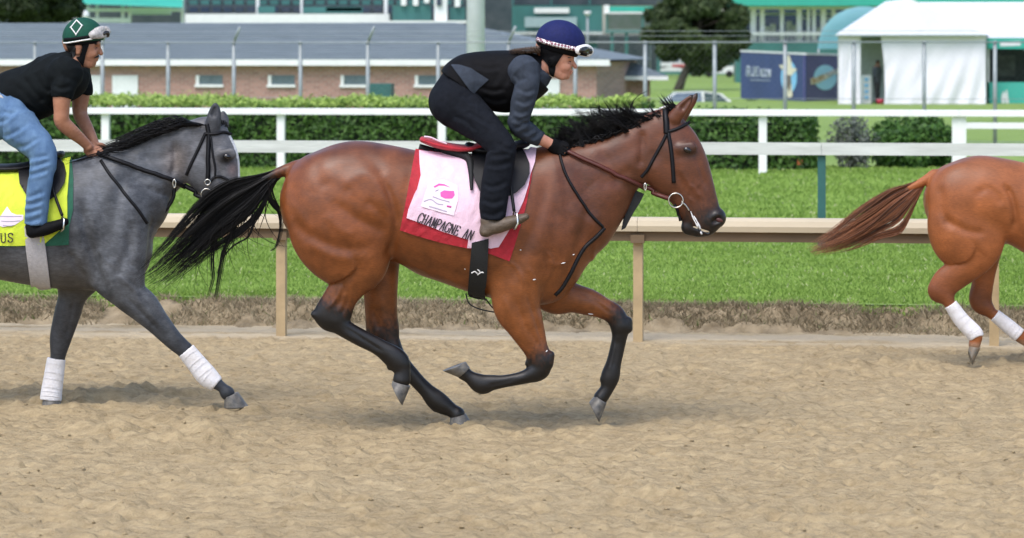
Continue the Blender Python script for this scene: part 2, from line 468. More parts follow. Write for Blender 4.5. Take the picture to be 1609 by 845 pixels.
M_bay = mat('bay_coat', (0,0,0), 0.40, 0.18, 9, 0.10, 320, attr=True, spec=0.42, grain=.18, stretch=(.45, 1, 1.3), detail=7)
M_grey = mat('grey_coat', (0,0,0), 0.47, 0.26, 30, 0.12, 320, attr=True, spec=0.32, grain=.2, stretch=(.6, 1, 1.2), detail=8)
M_chest = mat('chestnut_coat', (0,0,0), 0.45, 0.18, 9, 0.12, 320, attr=True, spec=0.34, grain=.18, stretch=(.45, 1, 1.3), detail=7)
M_blackhair = mat('black_hair', (0.006, 0.0055, 0.006), 0.45, 0.2, 20, spec=0.22)
M_hairc = mat('coloured_hair', (0,0,0), 0.5, 0.2, 20, attr=True, spec=0.35)
M_hoof = mat('hoof_horn', (0.06, 0.06, 0.062), 0.45, 0.3, 30, 0.15, 60, c2=(0.19, 0.175, 0.15))
M_hoofb = mat('hoof_horn_brown', (0.22, 0.15, 0.09), 0.5, 0.3, 30, 0.15, 60, c2=(0.10, 0.11, 0.10))
M_eye = mat('eye', (0.006, 0.004, 0.004), 0.08, 0.1, 10, spec=0.8)
M_wrap = mat('white_bandage', (0.80, 0.79, 0.82), 0.85, 0.05, 14, 0.35, 90, stretch=(1, 1, 2), c2=(0.70, 0.67, 0.66))
M_leather = mat('black_leather', (0.009, 0.009, 0.011), 0.5, 0.2, 30, 0.1, 120, spec=0.25)
M_brownl = mat('oxblood_rubber_rein', (0.085, 0.020, 0.014), 0.5, 0.2, 30, 0.1, 120)
M_metal = mat('bit_metal', (0.62, 0.60, 0.55), 0.25, 0.1, 30, metal=1.0)
M_foam = mat('white_froth', (0.85, 0.85, 0.85), 0.4, 0.1, 60)
M_nostril = mat('nostril_inside', (0.07, 0.018, 0.016), 0.5, 0.3, 60)

def make_horse(root, d, loft, chains, carve, creases, coat, mt, res=0.0078, tr=None):
    prims = [(Loft(loft_px(loft, d, tr), d), 0.04)]
    for S, k, n, t in chains:
        prims.append((Chain(secs(S, d, tr if t else None), n*3), k))
    for S, k, n, t in carve:
        prims.append((Chain(secs(S, d, tr if t else None), n), -k))
    V, Q = sculpt(prims, res, 5)
    N = normals(V, Q)
    for line, dep, sig in creases:
        if tr: line = [tr(x, y, 1, 1, 0)[:2] for x, y in line]
        V = crease(V, N, d, line, dep*1.2, sig)
    dark = tint(prims, V)
    px, py = topix(np.stack([V[:, 0], np.full(len(V), d), V[:, 2]], 1))
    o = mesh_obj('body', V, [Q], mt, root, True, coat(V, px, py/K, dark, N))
    return o, bvh(V, Q), V
def lerp3(a, b, t): return np.asarray(a)*(1-t[:, None])+np.asarray(b)*t[:, None]
def ell(name, p, rx, ry, rz, mt, parent, tilt=0.0, n=12):
    mb = MB(); V = []; q = []; m = n//2+1
    for i in range(m):
        f = math.pi*i/(m-1)
        for k in range(n):
            g = 2*math.pi*k/n; a, b, c = rx*math.sin(f)*math.cos(g), ry*math.sin(f)*math.sin(g), rz*math.cos(f)
            V.append((p[0]+a*math.cos(tilt)-c*math.sin(tilt), p[1]+b, p[2]+a*math.sin(tilt)+c*math.cos(tilt)))
    for i in range(m-1):
        for k in range(n): q.append((i*n+k, i*n+(k+1) % n, (i+1)*n+(k+1) % n, (i+1)*n+k))
    mb.add(V, q); return mb.build(name, mt, parent, True)

# ---------------------------------------------------------------- bay racehorse in the middle
D1 = 17.95
BAY_LOFT = [(329,146,160,.07),(333,138,170,.13),(341,127,178,.18),(355,119.5,187,.225),(370,115,192,.25),(390,110,196,.268),(410,107.3,197,.275),(430,107.4,196,.275),
            (450,109.3,196,.27),(470,111.8,201,.265),(490,114.5,208.5,.268),(515,117,214,.278),(545,118.5,221,.285),(575,118,226.5,.28),(600,116.5,230.5,.262),(622,114.5,232,.242),
            (642,114,231,.225),(658,117,227,.205),(672,124,218,.18),(684,136,205.5,.14),(692,152,195,.09)]
BAY_NECK = [E_(622,117,690,198,0,.19), E_(662,111,707,178,0,.145), E_(698,105,722,157,0,.108), E_(733,97.5,741,142,0,.09), E_(763,88,755,134,0,.082,.05)]
BAY_HEAD = [C_(776,103,31,0,.08), E_(809,97,762,133,0,.092), E_(819,111,771,146,0,.088), E_(827.5,127,786,154,0,.07,.1), E_(835.5,143,796,163,0,.058,.3), E_(842,157,803,172,0,.054,.7), C_(827,168,17.5,0,.052,.95)]
BAY_CHAINS = [
    (BAY_NECK, .05, 4, True), (BAY_HEAD, .02, 4, True),
    ([C_(769,127,22,0,.088), C_(782,137,18,0,.078)], .03, 3, True),                    # cheek
    ([C_(838.5,165.5,12.5,0,.060,.95), C_(834,166.5,12.5,0,.056,.95)], .012, 1, True),             # nostril bulge
    ([C_(808,172.5,10,0,.036,1.0), C_(818,175,8,0,.036,1.0)], .012, 2, True),             # lower lip
    ([C_(797,113,7,-.082,.02,.15), C_(810,112,7,-.082,.018,.2)], .02, 2, True), ([C_(797,113,7,.082,.02), C_(810,112,7,.082,.018)], .02, 2, True),
    ([C_(797,124,4,-.078,.012), C_(815,140,4,-.06,.01,.2)], .02, 2, True),
    # ears
    ([C_(790,90,8.5,-.05,.026), C_(797,84,8,-.055,.024), C_(806,77,5,-.058,.017,.3), C_(811,72.5,1.8,-.058,.009,.9)], .012, 4, True),
    ([C_(797,90,8,.045,.026), C_(803,83,7.5,.05,.024), C_(812,76,4.8,.052,.017,.3), C_(816.5,71.5,1.8,.052,.009,.9)], .012, 4, True),
    # near hind
    ([C_(392,148,50,-.11,.14), E_(337,167,462,171,-.135,.145), E_(358,188,459,186,-.14,.13), E_(388.5,203,453,199,-.14,.095), E_(389,213.5,433,214.5,-.138,.072,.05), E_(380,226,419,225,-.136,.054,.25), E_(368.5,238,412,239,-.135,.048,.95)], .04, 4, True),
    ([C_(393,241.5,14,-.135,.046,1), C_(378,239.5,10.5,-.135,.034,1)], .015, 3, True),
    ([C_(394,244,13.5,-.135,.045,1), E_(411,244.5,397,255,-.135,.039,1), E_(428,251,417,262.3,-.135,.035,1), E_(450,258.5,440,270,-.135,.034,1), E_(475,268,455,279.5,-.135,.040,1), E_(480.5,280,462,283,-.135,.036,1), E_(481,289.5,460.5,288,-.135,.042,1)], .012, 4, True),
    # far hind
    ([C_(425,165,45,.11,.14), C_(442,190,27,.125,.11), E_(425,220,466,217,.12,.08), E_(427.5,237,465.5,235,.12,.062,.25), E_(429,251,468,254,.12,.05,.8)], .035, 4, True),
    ([C_(452,259,16,.12,.046,.9), E_(474,268,460,277,.12,.039,1), E_(490,282,480,291.5,.12,.035,1), E_(505,292,494.5,301.5,.12,.035,1), E_(519,298.5,507,312,.12,.041,1), E_(534,307.5,523.5,316,.12,.034,1), C_(536,315,9,.12,.042,1)], .012, 4, True),
    # near fore, folded back
    ([C_(620,175,46,-.135,.105), C_(607,205,33,-.15,.095), E_(577,231,633,230,-.145,.082), E_(590,244,636,243,-.14,.07), E_(602,255,639,253.5,-.135,.056,.05), E_(613,266,642,263,-.13,.047,.35), E_(620.5,275,647.5,272,-.128,.046,.85)], .035, 4, True),
    ([C_(634,275,13,-.128,.045,.9), C_(631,281.5,12.5,-.128,.043,1), E_(616,281.3,615,291.8,-.126,.036,1), E_(592,285,592.5,294.6,-.124,.033,1), E_(576,285,576,297,-.122,.035,1), E_(562,284.7,566.5,299.4,-.12,.041,1), E_(551,282,551,292,-.12,.034,1), C_(543.5,283.5,8.5,-.12,.04,1)], .012, 4, True),
    # far fore, reaching forward
    ([C_(632,205,36,.13,.1), C_(650,223,24,.135,.085), E_(676,215.5,664,237,.135,.074), E_(693,220,689,240,.13,.064), E_(709,226.5,706,242.5,.128,.052,.15), E_(726,232.5,713.5,246,.126,.046,.75), E_(738.5,245,717.5,250.5,.125,.044,1)], .035, 4, True),
    ([C_(727,248,11.5,.125,.043,1), E_(735,256,717,256.5,.125,.036,1), E_(731.3,267,714,266.5,.125,.033,1), E_(728,276.5,709.8,277,.125,.035,1), E_(726,286,704,287,.125,.041,1), E_(719.5,296,703.7,294,.125,.033,1), C_(704,302.5,8.5,.125,.04,1)], .012, 4, True),
    ([C_(368.5,239,4.5,-.135,.024,1), C_(376,241,7,-.135,.032,1)], .008, 2, True), ([C_(457,279.5,3.6,-.135,.016,1), C_(462,277,5,-.135,.03,1)], .006, 2, True), ([C_(510,311,3.6,.12,.016,1), C_(514,308,5,.12,.03,1)], .006, 2, True), ([C_(706,288.5,3.4,.125,.016,1), C_(710,287,5,.125,.03,1)], .006, 2, True), ([C_(565,297.5,3.4,-.12,.016,1), C_(565,295,5,-.12,.03,1)], .006, 2, True), ([C_(645,270,5.2,-.128,.03,.9), C_(642.5,277,6,-.128,.034,1)], .008, 2, True), ([C_(736,244,5,.125,.03,1), C_(736.5,250,5,.125,.032,1)], .008, 2, True), ([C_(619,276.5,4,-.128,.022,1), C_(622,273,5,-.128,.03,.9)], .008, 2, True),
    # tail dock
    ([C_(347,127,8,0,.04), C_(330,130.5,6.5,0,.032,.5), C_(308,136,4.5,0,.022,1)], .02, 3, True),
]
BAY_CARVE = [([C_(843,167,5.0,-.060,.022), C_(837.5,168.6,4.2,-.060,.022)], .006, 1, True), ([C_(842.5,167,4.2,.062,.02), C_(839,168,3.6,.062,.02)], .006, 1, True),
             ([C_(830,176.5,1.6,0,.08), C_(812,172,1.2,0,.08)], .004, 1, True),
             ([C_(800,82,4.0,-.083,.02), C_(808,75.5,2.0,-.076,.012)], .006, 3, True)]
BAY_CREASES = [
    ([(447,132),(458,145),(464,158),(466,172),(461,186),(452,198)], .016, 5),          # flank fold in front of the thigh
    ([(392,150),(415,162),(440,170),(456,175)], .007, 7), ([(345,166),(375,180),(412,187),(446,184)], .009, 8), ([(360,180),(392,192),(425,194)], -.005, 7),
    ([(398,146),(412,136),(428,131),(442,135),(452,146),(460,160)], -.006, 8), ([(372,140),(396,140),(414,146)], .004, 8),
    ([(344,134),(347,150),(350,165),(364,184)], .006, 7), ([(372,118),(376,132),(388,142)], .004, 8), ([(420,112),(440,122),(452,134)], .005, 8),
    ([(640,130),(632,160),(612,190),(600,214)], .007, 8), ([(650,152),(648,180),(638,206)], .005, 7), ([(690,150),(682,175),(668,200),(655,218)], .009, 6),
    ([(668,118),(700,122),(735,114),(762,103)], .005, 8), ([(752,98),(752,112),(749,128)], .010, 4.5), ([(700,140),(720,136),(742,127)], .004, 6),
    ([(604,222),(611,238),(622,252),(632,262)], .007, 3), ([(617,218),(625,236),(632,250),(637,262)], .007, 2.6), ([(590,222),(600,240),(612,256)], -.004, 4), ([(628,216),(634,232),(638,248)], -.003, 2.5),
    ([(400,206),(404,220),(395,234)], .007, 3.5), ([(420,200),(415,214),(404,228)], -.004, 4), ([(436,232),(440,244),(444,252)], .006, 4),
    ([(478,190),(500,196),(530,205),(548,210)], .004, 5), ([(472,196),(496,203),(522,210),(544,216)], -.0025, 2.6), ([(655,111),(690,109),(720,103)], .004, 4),
    ([(676,222),(700,230),(716,240)], .005, 3), ([(404,246),(428,256),(452,266)], .004, 2.4), ([(812,112),(820,128),(828,145)], .006, 3), ([(795,126),(808,140),(822,152)], -.004, 3), ([(790,128),(800,142),(808,152)], .004, 3),
    ([(478,276),(500,292),(516,302)], .003, 2.4), ([(725,258),(722,270),(718,282)], .003, 2.4), ([(606,286),(588,289),(572,291)], .003, 2.2), ([(640,196),(652,200),(666,196)], -.003, 2.6), ([(618,200),(626,210),(632,222)], -.003, 2.4),
    ([(486,126),(476,150),(470,170)], .004, 6),
    # veins and tendons
    ([(480,199),(496,204),(508,210),(522,213)], -.004, 2.2), ([(596,196),(606,202),(612,212),(610,224)], -.004, 2.2), ([(638,188),(646,196),(644,206),(636,214)], -.0035, 2.2), ([(800,132),(806,140),(805,148),(812,154)], -.004, 2.0), ([(806,140),(814,143),(820,150)], -.0035, 2.0),
    ([(404,214),(398,224),(384,234)], -.004, 2.4), ([(412,216),(408,228),(402,238)], .005, 2.4), ([(398,249),(424,260),(448,268)], -.003, 2.2), ([(447,224),(448,238),(452,250)], -.004, 2.6), ([(690,226),(704,231),(716,237)], -.003, 2.2), ([(614,240),(620,250),(628,260)], -.004, 2.2),
    ([(722,262),(718,274),(713,284)], -.003, 2.0), ([(430,150),(445,158),(456,168)], .005, 5), ([(384,160),(402,172),(420,177)], -.004, 6), ([(345,150),(356,164),(372,176)], -.004, 6), ([(520,122),(516,150),(510,176)], .003, 6), ([(534,190),(536,204),(534,214)], .003, 4), ([(520,188),(521,202),(518,211)], .003, 4), ([(506,186),(506,198),(502,207)], .003, 4),
    ([(700,112),(716,126),(724,144)], .004, 5), ([(676,128),(690,146),(700,164)], .004, 6), ([(658,126),(664,150),(664,176)], .004, 6),
]
def bay_coat(V, x, y, dark, N):
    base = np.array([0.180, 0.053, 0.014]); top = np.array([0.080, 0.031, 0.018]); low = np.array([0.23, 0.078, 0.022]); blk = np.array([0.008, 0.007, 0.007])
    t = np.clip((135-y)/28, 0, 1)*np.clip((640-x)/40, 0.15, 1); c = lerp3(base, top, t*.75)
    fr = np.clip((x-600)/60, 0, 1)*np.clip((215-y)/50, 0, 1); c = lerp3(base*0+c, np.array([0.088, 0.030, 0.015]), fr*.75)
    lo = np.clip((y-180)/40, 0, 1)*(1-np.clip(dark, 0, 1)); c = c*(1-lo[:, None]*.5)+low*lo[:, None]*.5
    eye = np.clip(1-np.hypot((x-806), (y-114)*K)/15, 0, 1); c = lerp3(c, blk*4, eye*.7)
    n = vnoise(x*.05, y*.07, 3)*.6+vnoise(x*.16, y*.2, 4)*.4; c = c*(0.66+0.66*n)[:, None]
    edge = np.clip(dark*1.0+(vnoise(x*.5, y*.5, 5)-.5)*.35*(dark > .03)*(dark < .97), 0, 1); s = edge*edge*(3-2*edge)
    return lerp3(c, blk, s)
h1 = empty('horse', P(540, 325, D1)*[1,1,0], 'bay racehorse with black legs, mane and tail galloping in the middle of the track', 'horse', 'galloping horses')
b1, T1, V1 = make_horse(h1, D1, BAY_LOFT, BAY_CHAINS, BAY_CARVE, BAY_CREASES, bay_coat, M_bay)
hoof((481,293.5),(459.5,289.5),(471.5,308.3),(458.5,292), D1-.135, M_hoof, h1)
hoof((546,314.5),(527,317.8),(557,326.2),(526,324), D1+.12, M_hoof, h1)
hoof((537.5,287),(551,279.5),(518.5,282),(546.5,275), D1-.12, M_hoof, h1)
hoof((711,306.5),(697,300.3),(702.3,321),(690,305.5), D1+.125, M_hoof, h1)
for s_ in (-1, 1):
    q, _ = skin(T1, 805.5, 114, 0, D1); yy = q[1]-D1
    ell('eye', P(805.5, 114, D1+yy*(-s_)), .024, .012, .016, M_eye, h1, -.5)
q, _ = skin(T1, 843, 167.3, 0.002, D1); ell('nostril', q, .022, .007, .012, M_nostril, h1, -.35)
for ln_ in ([(809.5,160.5),(812,165),(815,169),(818.5,173),(822.5,178)], [(813,164),(817,168.5),(821,174)]):
    strap('froth', ln_, [.004, .009, .007, .014, .010], T1, .003, M_foam, h1, D1, .004)
for fx, fy, ln_, an in ((660,200,5,-.25),(672,193.5,2.4,-.4),(626,212.5,3.4,-.1),(692,238.6,6,.1),(640.5,267,2.6,-.7),(545,204.5,1.6,1.2),(610,190,2,.1)):
    strap('froth', [(fx-ln_/2*math.cos(an), fy-ln_/2*math.sin(an)/K), (fx, fy), (fx+ln_/2*math.cos(an), fy+ln_/2*math.sin(an)/K)], [.002, .007, .003], T1, .0015, M_foam, h1, D1, .001, 3)

def rcurve(pts, jit): return np.array(pts)+rng.normal(0, 1, (len(pts), 3))*jit
# mane flying up
cv = []; ws = []
TX = [0, .1, .3, .55, .8, 1]
for lk in range(210):
    t0 = (lk+random.random())/210; L0 = np.interp(t0, [0, .1, .3, .5, .75, .92, 1], [20, 34, 47, 54, 50, 28, 15])*random.uniform(.5, 1.0)
    ang0 = math.radians(np.interp(t0, [0, .5, 1], [116, 118, 138])+random.gauss(0, 8)); curl0 = random.gauss(.45, .4); yo0 = random.gauss(0, .028); dy0 = random.gauss(0, .035)
    for j in range(14):
        t = np.clip(t0+random.gauss(0, .012), 0, 1); bx = np.interp(t, TX, [648, 660, 688, 724, 752, 776]); by = np.interp(t, TX, [115, 112.5, 107, 100, 92.5, 84.5]); b0x = np.interp(t0, TX, [648, 660, 688, 724, 752, 776]); b0y = np.interp(t0, TX, [115, 112.5, 107, 100, 92.5, 84.5])
        L = L0*random.uniform(.72, 1.05); yo = yo0+random.gauss(0, .008); pts = []; jx, jy = random.gauss(0, .9), random.gauss(0, .6)
        for k in range(8):
            u = k/7; a = ang0+curl0*u*u; cx = (b0x-bx)*u*.9; cy = (b0y-by)*u*.9
            pts.append(P(bx+cx+jx*u+L*u*math.cos(a), by+cy+jy*u+3.5-L*u*math.sin(a)/K, D1+yo+dy0*u))
        cv.append(pts); ws.append(random.uniform(.0012, .0030))
for i in range(160):                                            # roots laid flat on the crest
    t = random.random(); bx = np.interp(t, [0, .3, .6, 1], [642, 688, 730, 774]); by = np.interp(t, [0, .3, .6, 1], [115, 106.5, 97.5, 84.5])
    pts = []
    for k in range(5):
        x = bx-k*6; y = np.interp(x, [620, 642, 688, 730, 774, 790], [116, 115, 106.5, 97.5, 84.5, 82])+random.gauss(0, 1)
        pts.append(P(x, y+1+k*.5*random.random(), D1-random.uniform(.0, .06)))
    cv.append(pts); ws.append(.006)
for i in range(70):                                             # forelock blown back
    L = random.uniform(12, 26); yo = random.gauss(0, .03); a = math.radians(150+random.gauss(0, 9))
    bx, by = random.uniform(786, 796), random.uniform(81, 85)
    cv.append([P(bx+L*u*math.cos(a-.25*u), by-L*u*math.sin(a-.25*u)/K+u*1.2, D1+yo) for u in np.linspace(0, 1, 6)]); ws.append(.0028)
hair('mane', cv, M_blackhair, h1, ws)
# tail streaming behind
MID = catmull([(340,127.5),(318,134),(292,145),(265,157),(238,173),(212,190),(184,206),(160,216)], 4)
UPP = catmull([(341,124.5),(316,129.5),(291,134.5),(268,139),(246,147.5),(224,161),(196,183),(164,204)], 4)
LOW = catmull([(337,131),(323,140),(306,160),(281,175),(252,187),(226,201),(202,214),(176,225)], 4)
def tail_curves(UPP, MID, LOW, n, d, ws, wide=.055, hang=()):
    cv = []; per = 11
    for i in range(n):
        if i % per == 0:
            s0 = np.clip(random.gauss(-.06, .66), -1.0, 1.05); e0 = random.uniform(.68, 1.0); y0 = random.gauss(0, 1); w10 = random.gauss(0, 1); w20 = random.uniform(0, 6.28)
        s = s0+random.gauss(0, .055); e = min(1.0, e0*random.uniform(.75, 1.08)); st = random.uniform(0, .08) if random.random() < .6 else random.uniform(0, .28); yo = y0+random.gauss(0, .25); w1 = w10+random.gauss(0, .35); w2 = w20+random.gauss(0, .2); pts = []
        for u in np.linspace(st, min(e, 1.0), 12):
            j = u*(len(MID)-1); j0 = int(min(j, len(MID)-2)); f = j-j0
            m = MID[j0]*(1-f)+MID[j0+1]*f; g = (LOW if s > 0 else UPP); q = g[j0]*(1-f)+g[j0+1]*f
            p = m+(q-m)*abs(s)*min(1, .55+u*1.3)
            wob = 3.0*u*math.sin(u*7+w2)*.9+w1*2.6*u*u
            pts.append(P(p[0]+wob*.6, p[1]+wob*.5, d+yo*wide*u))
        cv.append(pts); ws.append(random.uniform(.0012, .0034))
    return cv
ws = []; cv = tail_curves(UPP, MID, LOW, 1300, D1, ws)
for i in range(70):                                            # loose locks falling below
    bx = random.uniform(232, 322); by = np.interp(bx, [232, 322], [180, 146])+random.uniform(-8, 4); L = random.uniform(20, 62) if random.random() < .75 else random.uniform(60, 90)
    a = math.radians(random.gauss(238, 14)); cu = random.gauss(.3, .4); yo = random.gauss(0, .05)
    cv.append([P(bx+L*u*math.cos(a+cu*u)+1.5*math.sin(u*6+i), by-L*u*math.sin(a+cu*u)/K, D1+yo) for u in np.linspace(0, 1, 10)]); ws.append(random.uniform(.002, .0042))
for pl in ([(278,165),(270,180),(262,192),(258,206),(254,222),(252,226)], [(262,172),(251,184),(249,200),(250,212),(244,226)], [(300,168),(292,180),(276,186),(262,196),(255,208)], [(318,150),(327,160),(330,172),(325,186),(318,191)], [(312,148),(322,158),(334,166),(338,176)], [(315,138),(318,148),(326,158),(334,160)]):
    for j in range(9):
        c = catmull(pl, 3); o_ = random.gauss(0, 1.6); yo = random.gauss(0, .02)
        cv.append([P(p[0]+o_*(1-.5*i/len(c)), p[1]+random.gauss(0, .15), D1+yo) for i, p in enumerate(c)]); ws.append(.0032)
hair('tail', cv, M_blackhair, h1, ws)

# ---------------------------------------------------------------- grey horse on the left
D2 = 18.95
GR_LOFT = [(-232,150,176,.08),(-222,136,188,.15),(-200,125,195,.22),(-165,119,199,.26),(-120,119,200,.262),(-70,124,203,.255),(-20,128,210,.27),(20,128,215,.278),(60,125,219,.278),(100,119.5,220.5,.262),
           (128,117,221.5,.235),(148,120,221,.21),(163,131,214,.175),(173,150,204,.12),(178,165,194,.07)]
GR_CH = [
    ([E_(112,117,172,182,0,.19), E_(140,112,177,166,0,.145), E_(166,105,190,153,0,.11), E_(197,97,205,141,0,.092), E_(228,92,215,136,0,.084)], .05, 4, False),
    ([C_(241,108,30,0,.08), E_(270,106,222,137,0,.092), E_(275.5,121,230,143.5,0,.085), E_(279,136,240,150.5,0,.068), E_(281,149,250,160,0,.056,.2), C_(267,159,16,0,.052,.5)], .02, 4, False),
    ([C_(232,127,22,0,.088), C_(242,136,18,0,.078)], .03, 3, False),
    ([C_(260,118,7,-.082,.02), C_(270,117,7,-.082,.018)], .02, 2, False),
    ([C_(249,98,8.5,-.05,.028,.8), C_(250.5,91,9,-.055,.026,.8), C_(252,84,6.5,-.058,.02,.9), C_(252.5,79,2,-.058,.01,1)], .012, 4, False),
    ([C_(259,98,8,.05,.028,.4), C_(261,92,7.5,.055,.024,.6), C_(261.5,86,3,.056,.012,.9)], .012, 4, False),
    # extended near fore
    ([C_(130,165,46,-.13,.105), C_(133,198,38,-.145,.1), E_(162,210,136,233,-.14,.082,.1), E_(178,223,158,243.5,-.136,.07,.3), E_(192,237,176,252.5,-.132,.056,.5), E_(206.5,250,193.5,262.5,-.13,.047,.7), E_(215,256,202,267,-.128,.045,.85), E_(224,262,211,271,-.127,.038,.9)], .035, 4, False),
    ([C_(218,267,9.5,-.127,.037,.9), E_(238,272,225,282,-.125,.036,.9), E_(250,281,236,291,-.124,.041,.9), E_(263,291,255,297,-.124,.034,.9), C_(266.5,299,8.5,-.124,.042,.9)], .012, 4, False),
    # far fore, standing
    ([C_(95,200,36,.13,.1), E_(68,222,104,222,.135,.078,.3), E_(63.5,238,94.5,239,.13,.062,.5), E_(58.5,257,84.5,255,.128,.05,.7), E_(59,271,76.5,272,.125,.042,.8), E_(55,285,73,287,.125,.038,.8), E_(50,298,71,299,.125,.042,.8), C_(58,304,8,.125,.04,.8)], .03, 4, False),
    # hind legs (beyond the picture's edge)
    ([C_(-165,155,50,-.11,.14), C_(-160,180,48,-.135,.13), C_(-172,205,26,-.138,.085), C_(-192,226,17,-.136,.055,.5), C_(-205,243,15,-.135,.048,.9), C_(-188,262,10,-.135,.036,1), C_(-166,284,9.5,-.135,.036,1), C_(-152,296,11,-.135,.041,1), C_(-140,304,9,-.135,.038,1)], .035, 4, False),
    ([C_(-150,165,45,.11,.13), C_(-128,195,27,.125,.095), C_(-112,222,18,.12,.06,.4), C_(-104,244,15.5,.12,.05,.8), C_(-84,264,10,.12,.036,1), C_(-62,284,9.5,.12,.036,1), C_(-50,294,11,.12,.041,1), C_(-38,303,9,.12,.038,1)], .035, 4, False),
    ([C_(-210,128,8,0,.04), C_(-226,132,6.5,0,.032,.5), C_(-246,140,4.5,0,.022,1)], .02, 3, False),
]
GR_CREASES = [([(132,150),(124,175),(112,200)], .007, 6), ([(150,176),(160,190),(158,204)], .007, 5), ([(168,168),(166,186),(158,200)], -.005, 5), ([(120,186),(130,196),(142,200)], -.004, 3), ([(140,206),(156,214),(170,224)], -.005, 3), ([(236,116),(246,124),(250,134)], .004, 3), ([(258,126),(256,136),(262,146)], -.004, 2.2), ([(196,240),(206,250),(214,258)], -.004, 2.4), ([(72,228),(70,244),(68,258)], -.005, 3), ([(86,226),(80,244),(76,258)], .006, 3), ([(100,150),(108,175),(120,205),(128,222)], .016, 6), ([(88,188),(98,204),(112,216)], .012, 5), ([(150,130),(140,160),(128,190)], .009, 7), ([(160,165),(155,190),(140,212)], .010, 6), ([(165,118),(190,120),(215,112)], .008, 6), ([(205,106),(207,122),(204,134)], .014, 4),
              ([(150,222),(170,236),(190,250)], .008, 3), ([(160,220),(180,236),(200,252)], -.005, 3), ([(175,135),(190,140),(203,134)], -.007, 7), ([(256,124),(262,136),(268,148)], .006, 3)]
def grey_coat(V, x, y, dark, N):
    a = np.array([0.088, 0.094, 0.106]); dk = np.array([0.020, 0.023, 0.029]); lt = np.array([0.26, 0.245, 0.25]); bel = np.array([0.085, 0.078, 0.075])
    n = vnoise(x*.06, y*.09, 11)*.55+vnoise(x*.22, y*.34, 14)*.22+vnoise(x*.6, y*.9, 12)*.13+vnoise(x*1.1, y*1.6, 13)*.10
    c = lerp3(a*.5, a*1.4, np.clip(n*1.7-.35, 0, 1))
    low = np.clip((y-185)/25, 0, 1)*np.clip((120-x)/20, 0, 1); c = lerp3(c, bel, low*.7)
    head = np.clip((x-195)/35, 0, 1)*np.clip((150-y)/20, 0, 1); c = lerp3(c, lt*.7, head*.30)
    nk = np.exp(-((x-208)/14)**2-((y-122)/12)**2); c = lerp3(c, np.array([0.23, 0.185, 0.16]), nk*.6)
    cheek = np.exp(-((x-232)/13)**2-((y-128)/10)**2); c = lerp3(c, a*1.25, cheek*.7)
    face = np.clip((x-(266+(y-105)*.32))/5, 0, 1)*(y > 103)*(np.abs(V[:, 1]-D2) < .03); c = lerp3(c, np.array([.7, .69, .69]), np.clip(face, 0, 1)*.9)
    pink = np.exp(-((x-274)/5)**2-((y-128)/5)**2); c = lerp3(c, np.array([.36, .24, .22]), pink*.5)
    eye = np.clip(1-np.hypot(x-266, (y-119)*K)/11, 0, 1); c = lerp3(c, dk*.3, np.clip(eye*1.3, 0, 1))
    return lerp3(c, dk, np.clip(dark*.9, 0, 1))
h2 = empty('horse', P(60, 311, D2)*[1,1,0], 'dapple grey horse with white leg wraps galloping at the left edge', 'horse', 'galloping horses')
b2, T2, V2_ = make_horse(h2, D2, GR_LOFT, GR_CH, [([C_(250,87,4,-.083,.02), C_(251.5,82,2.2,-.078,.014)], .006, 3, False)], GR_CREASES, grey_coat, M_grey)
hoof((279,298),(262.5,302.5),(292,309.5),(262,310.5), D2-.124, M_hoof, h2)
hoof((71,304.5),(50,304),(73,312.5),(47,312.5), D2+.125, M_hoof, h2)
hoof((-128,304),(-146,307),(-118,311.5),(-148,311.5), D2-.135, M_hoof, h2)
hoof((-26,302),(-44,305),(-16,310),(-46,310), D2+.12, M_hoof, h2)
for s_ in (-1, 1):
    q, _ = skin(T2, 266, 119, 0, D2); ell('eye', P(266, 119, D2-s_*(q[1]-D2)), .023, .012, .016, M_eye, h2, -.4)
def wrap(parent, S, d, lab, mt=M_wrap):
    c = Chain(secs(S, d), 4, True, True, 0.007); V, Q = sculpt([(c, .004)], .006)
    o = mesh_obj('leg_wrap', V, [Q], mt, parent, True); o['label'] = lab
    L = secs(S, d); mb = MB()                                   # bandage turns: raised overlapping edges
    for t in (.14, .31, .44, .62, .73, .9):
        i = min(int(t*(len(L)-1)), len(L)-2); f = t*(len(L)-1)-i; A, B = np.array(L[i]), np.array(L[i+1]); m = A+(B-A)*f
        ax_ = np.array([B[0]-A[0], B[1]-A[1]]); ax_ /= np.linalg.norm(ax_); nr = np.array([-ax_[1], ax_[0]]); ring = []
        for k in range(25):
            g = 2*math.pi*k/24; r = m[2]+.0075
            ring.append((m[0]+nr[0]*r*math.cos(g)+ax_[0]*.014*math.sin(g), m[3]+(m[2]*m[4]+.0075)*math.sin(g), m[1]+nr[1]*r*math.cos(g)+ax_[1]*.014*math.sin(g)))
        mb.tube(ring, .0012, 5, False)
    mb.build('bandage_edge', mt, o, True)
    return o
wrap(h2, [E_(224.5,262,211.5,271,-.126,.038), E_(238,272,225,282.5,-.125,.037), E_(250,280.5,235.5,291.5,-.124,.042), E_(257,287.5,251,297,-.124,.038)], D2, 'white bandage on the outstretched foreleg of the grey horse')
wrap(h2, [E_(56.5,272,75.5,273,.125,.042), E_(53,285,73.5,286,.125,.04), E_(49.5,297,71.5,298,.125,.046), E_(48,304,71,304.5,.125,.048)], D2, 'white bandage on the planted foreleg of the grey horse')
cv = []; ws = []
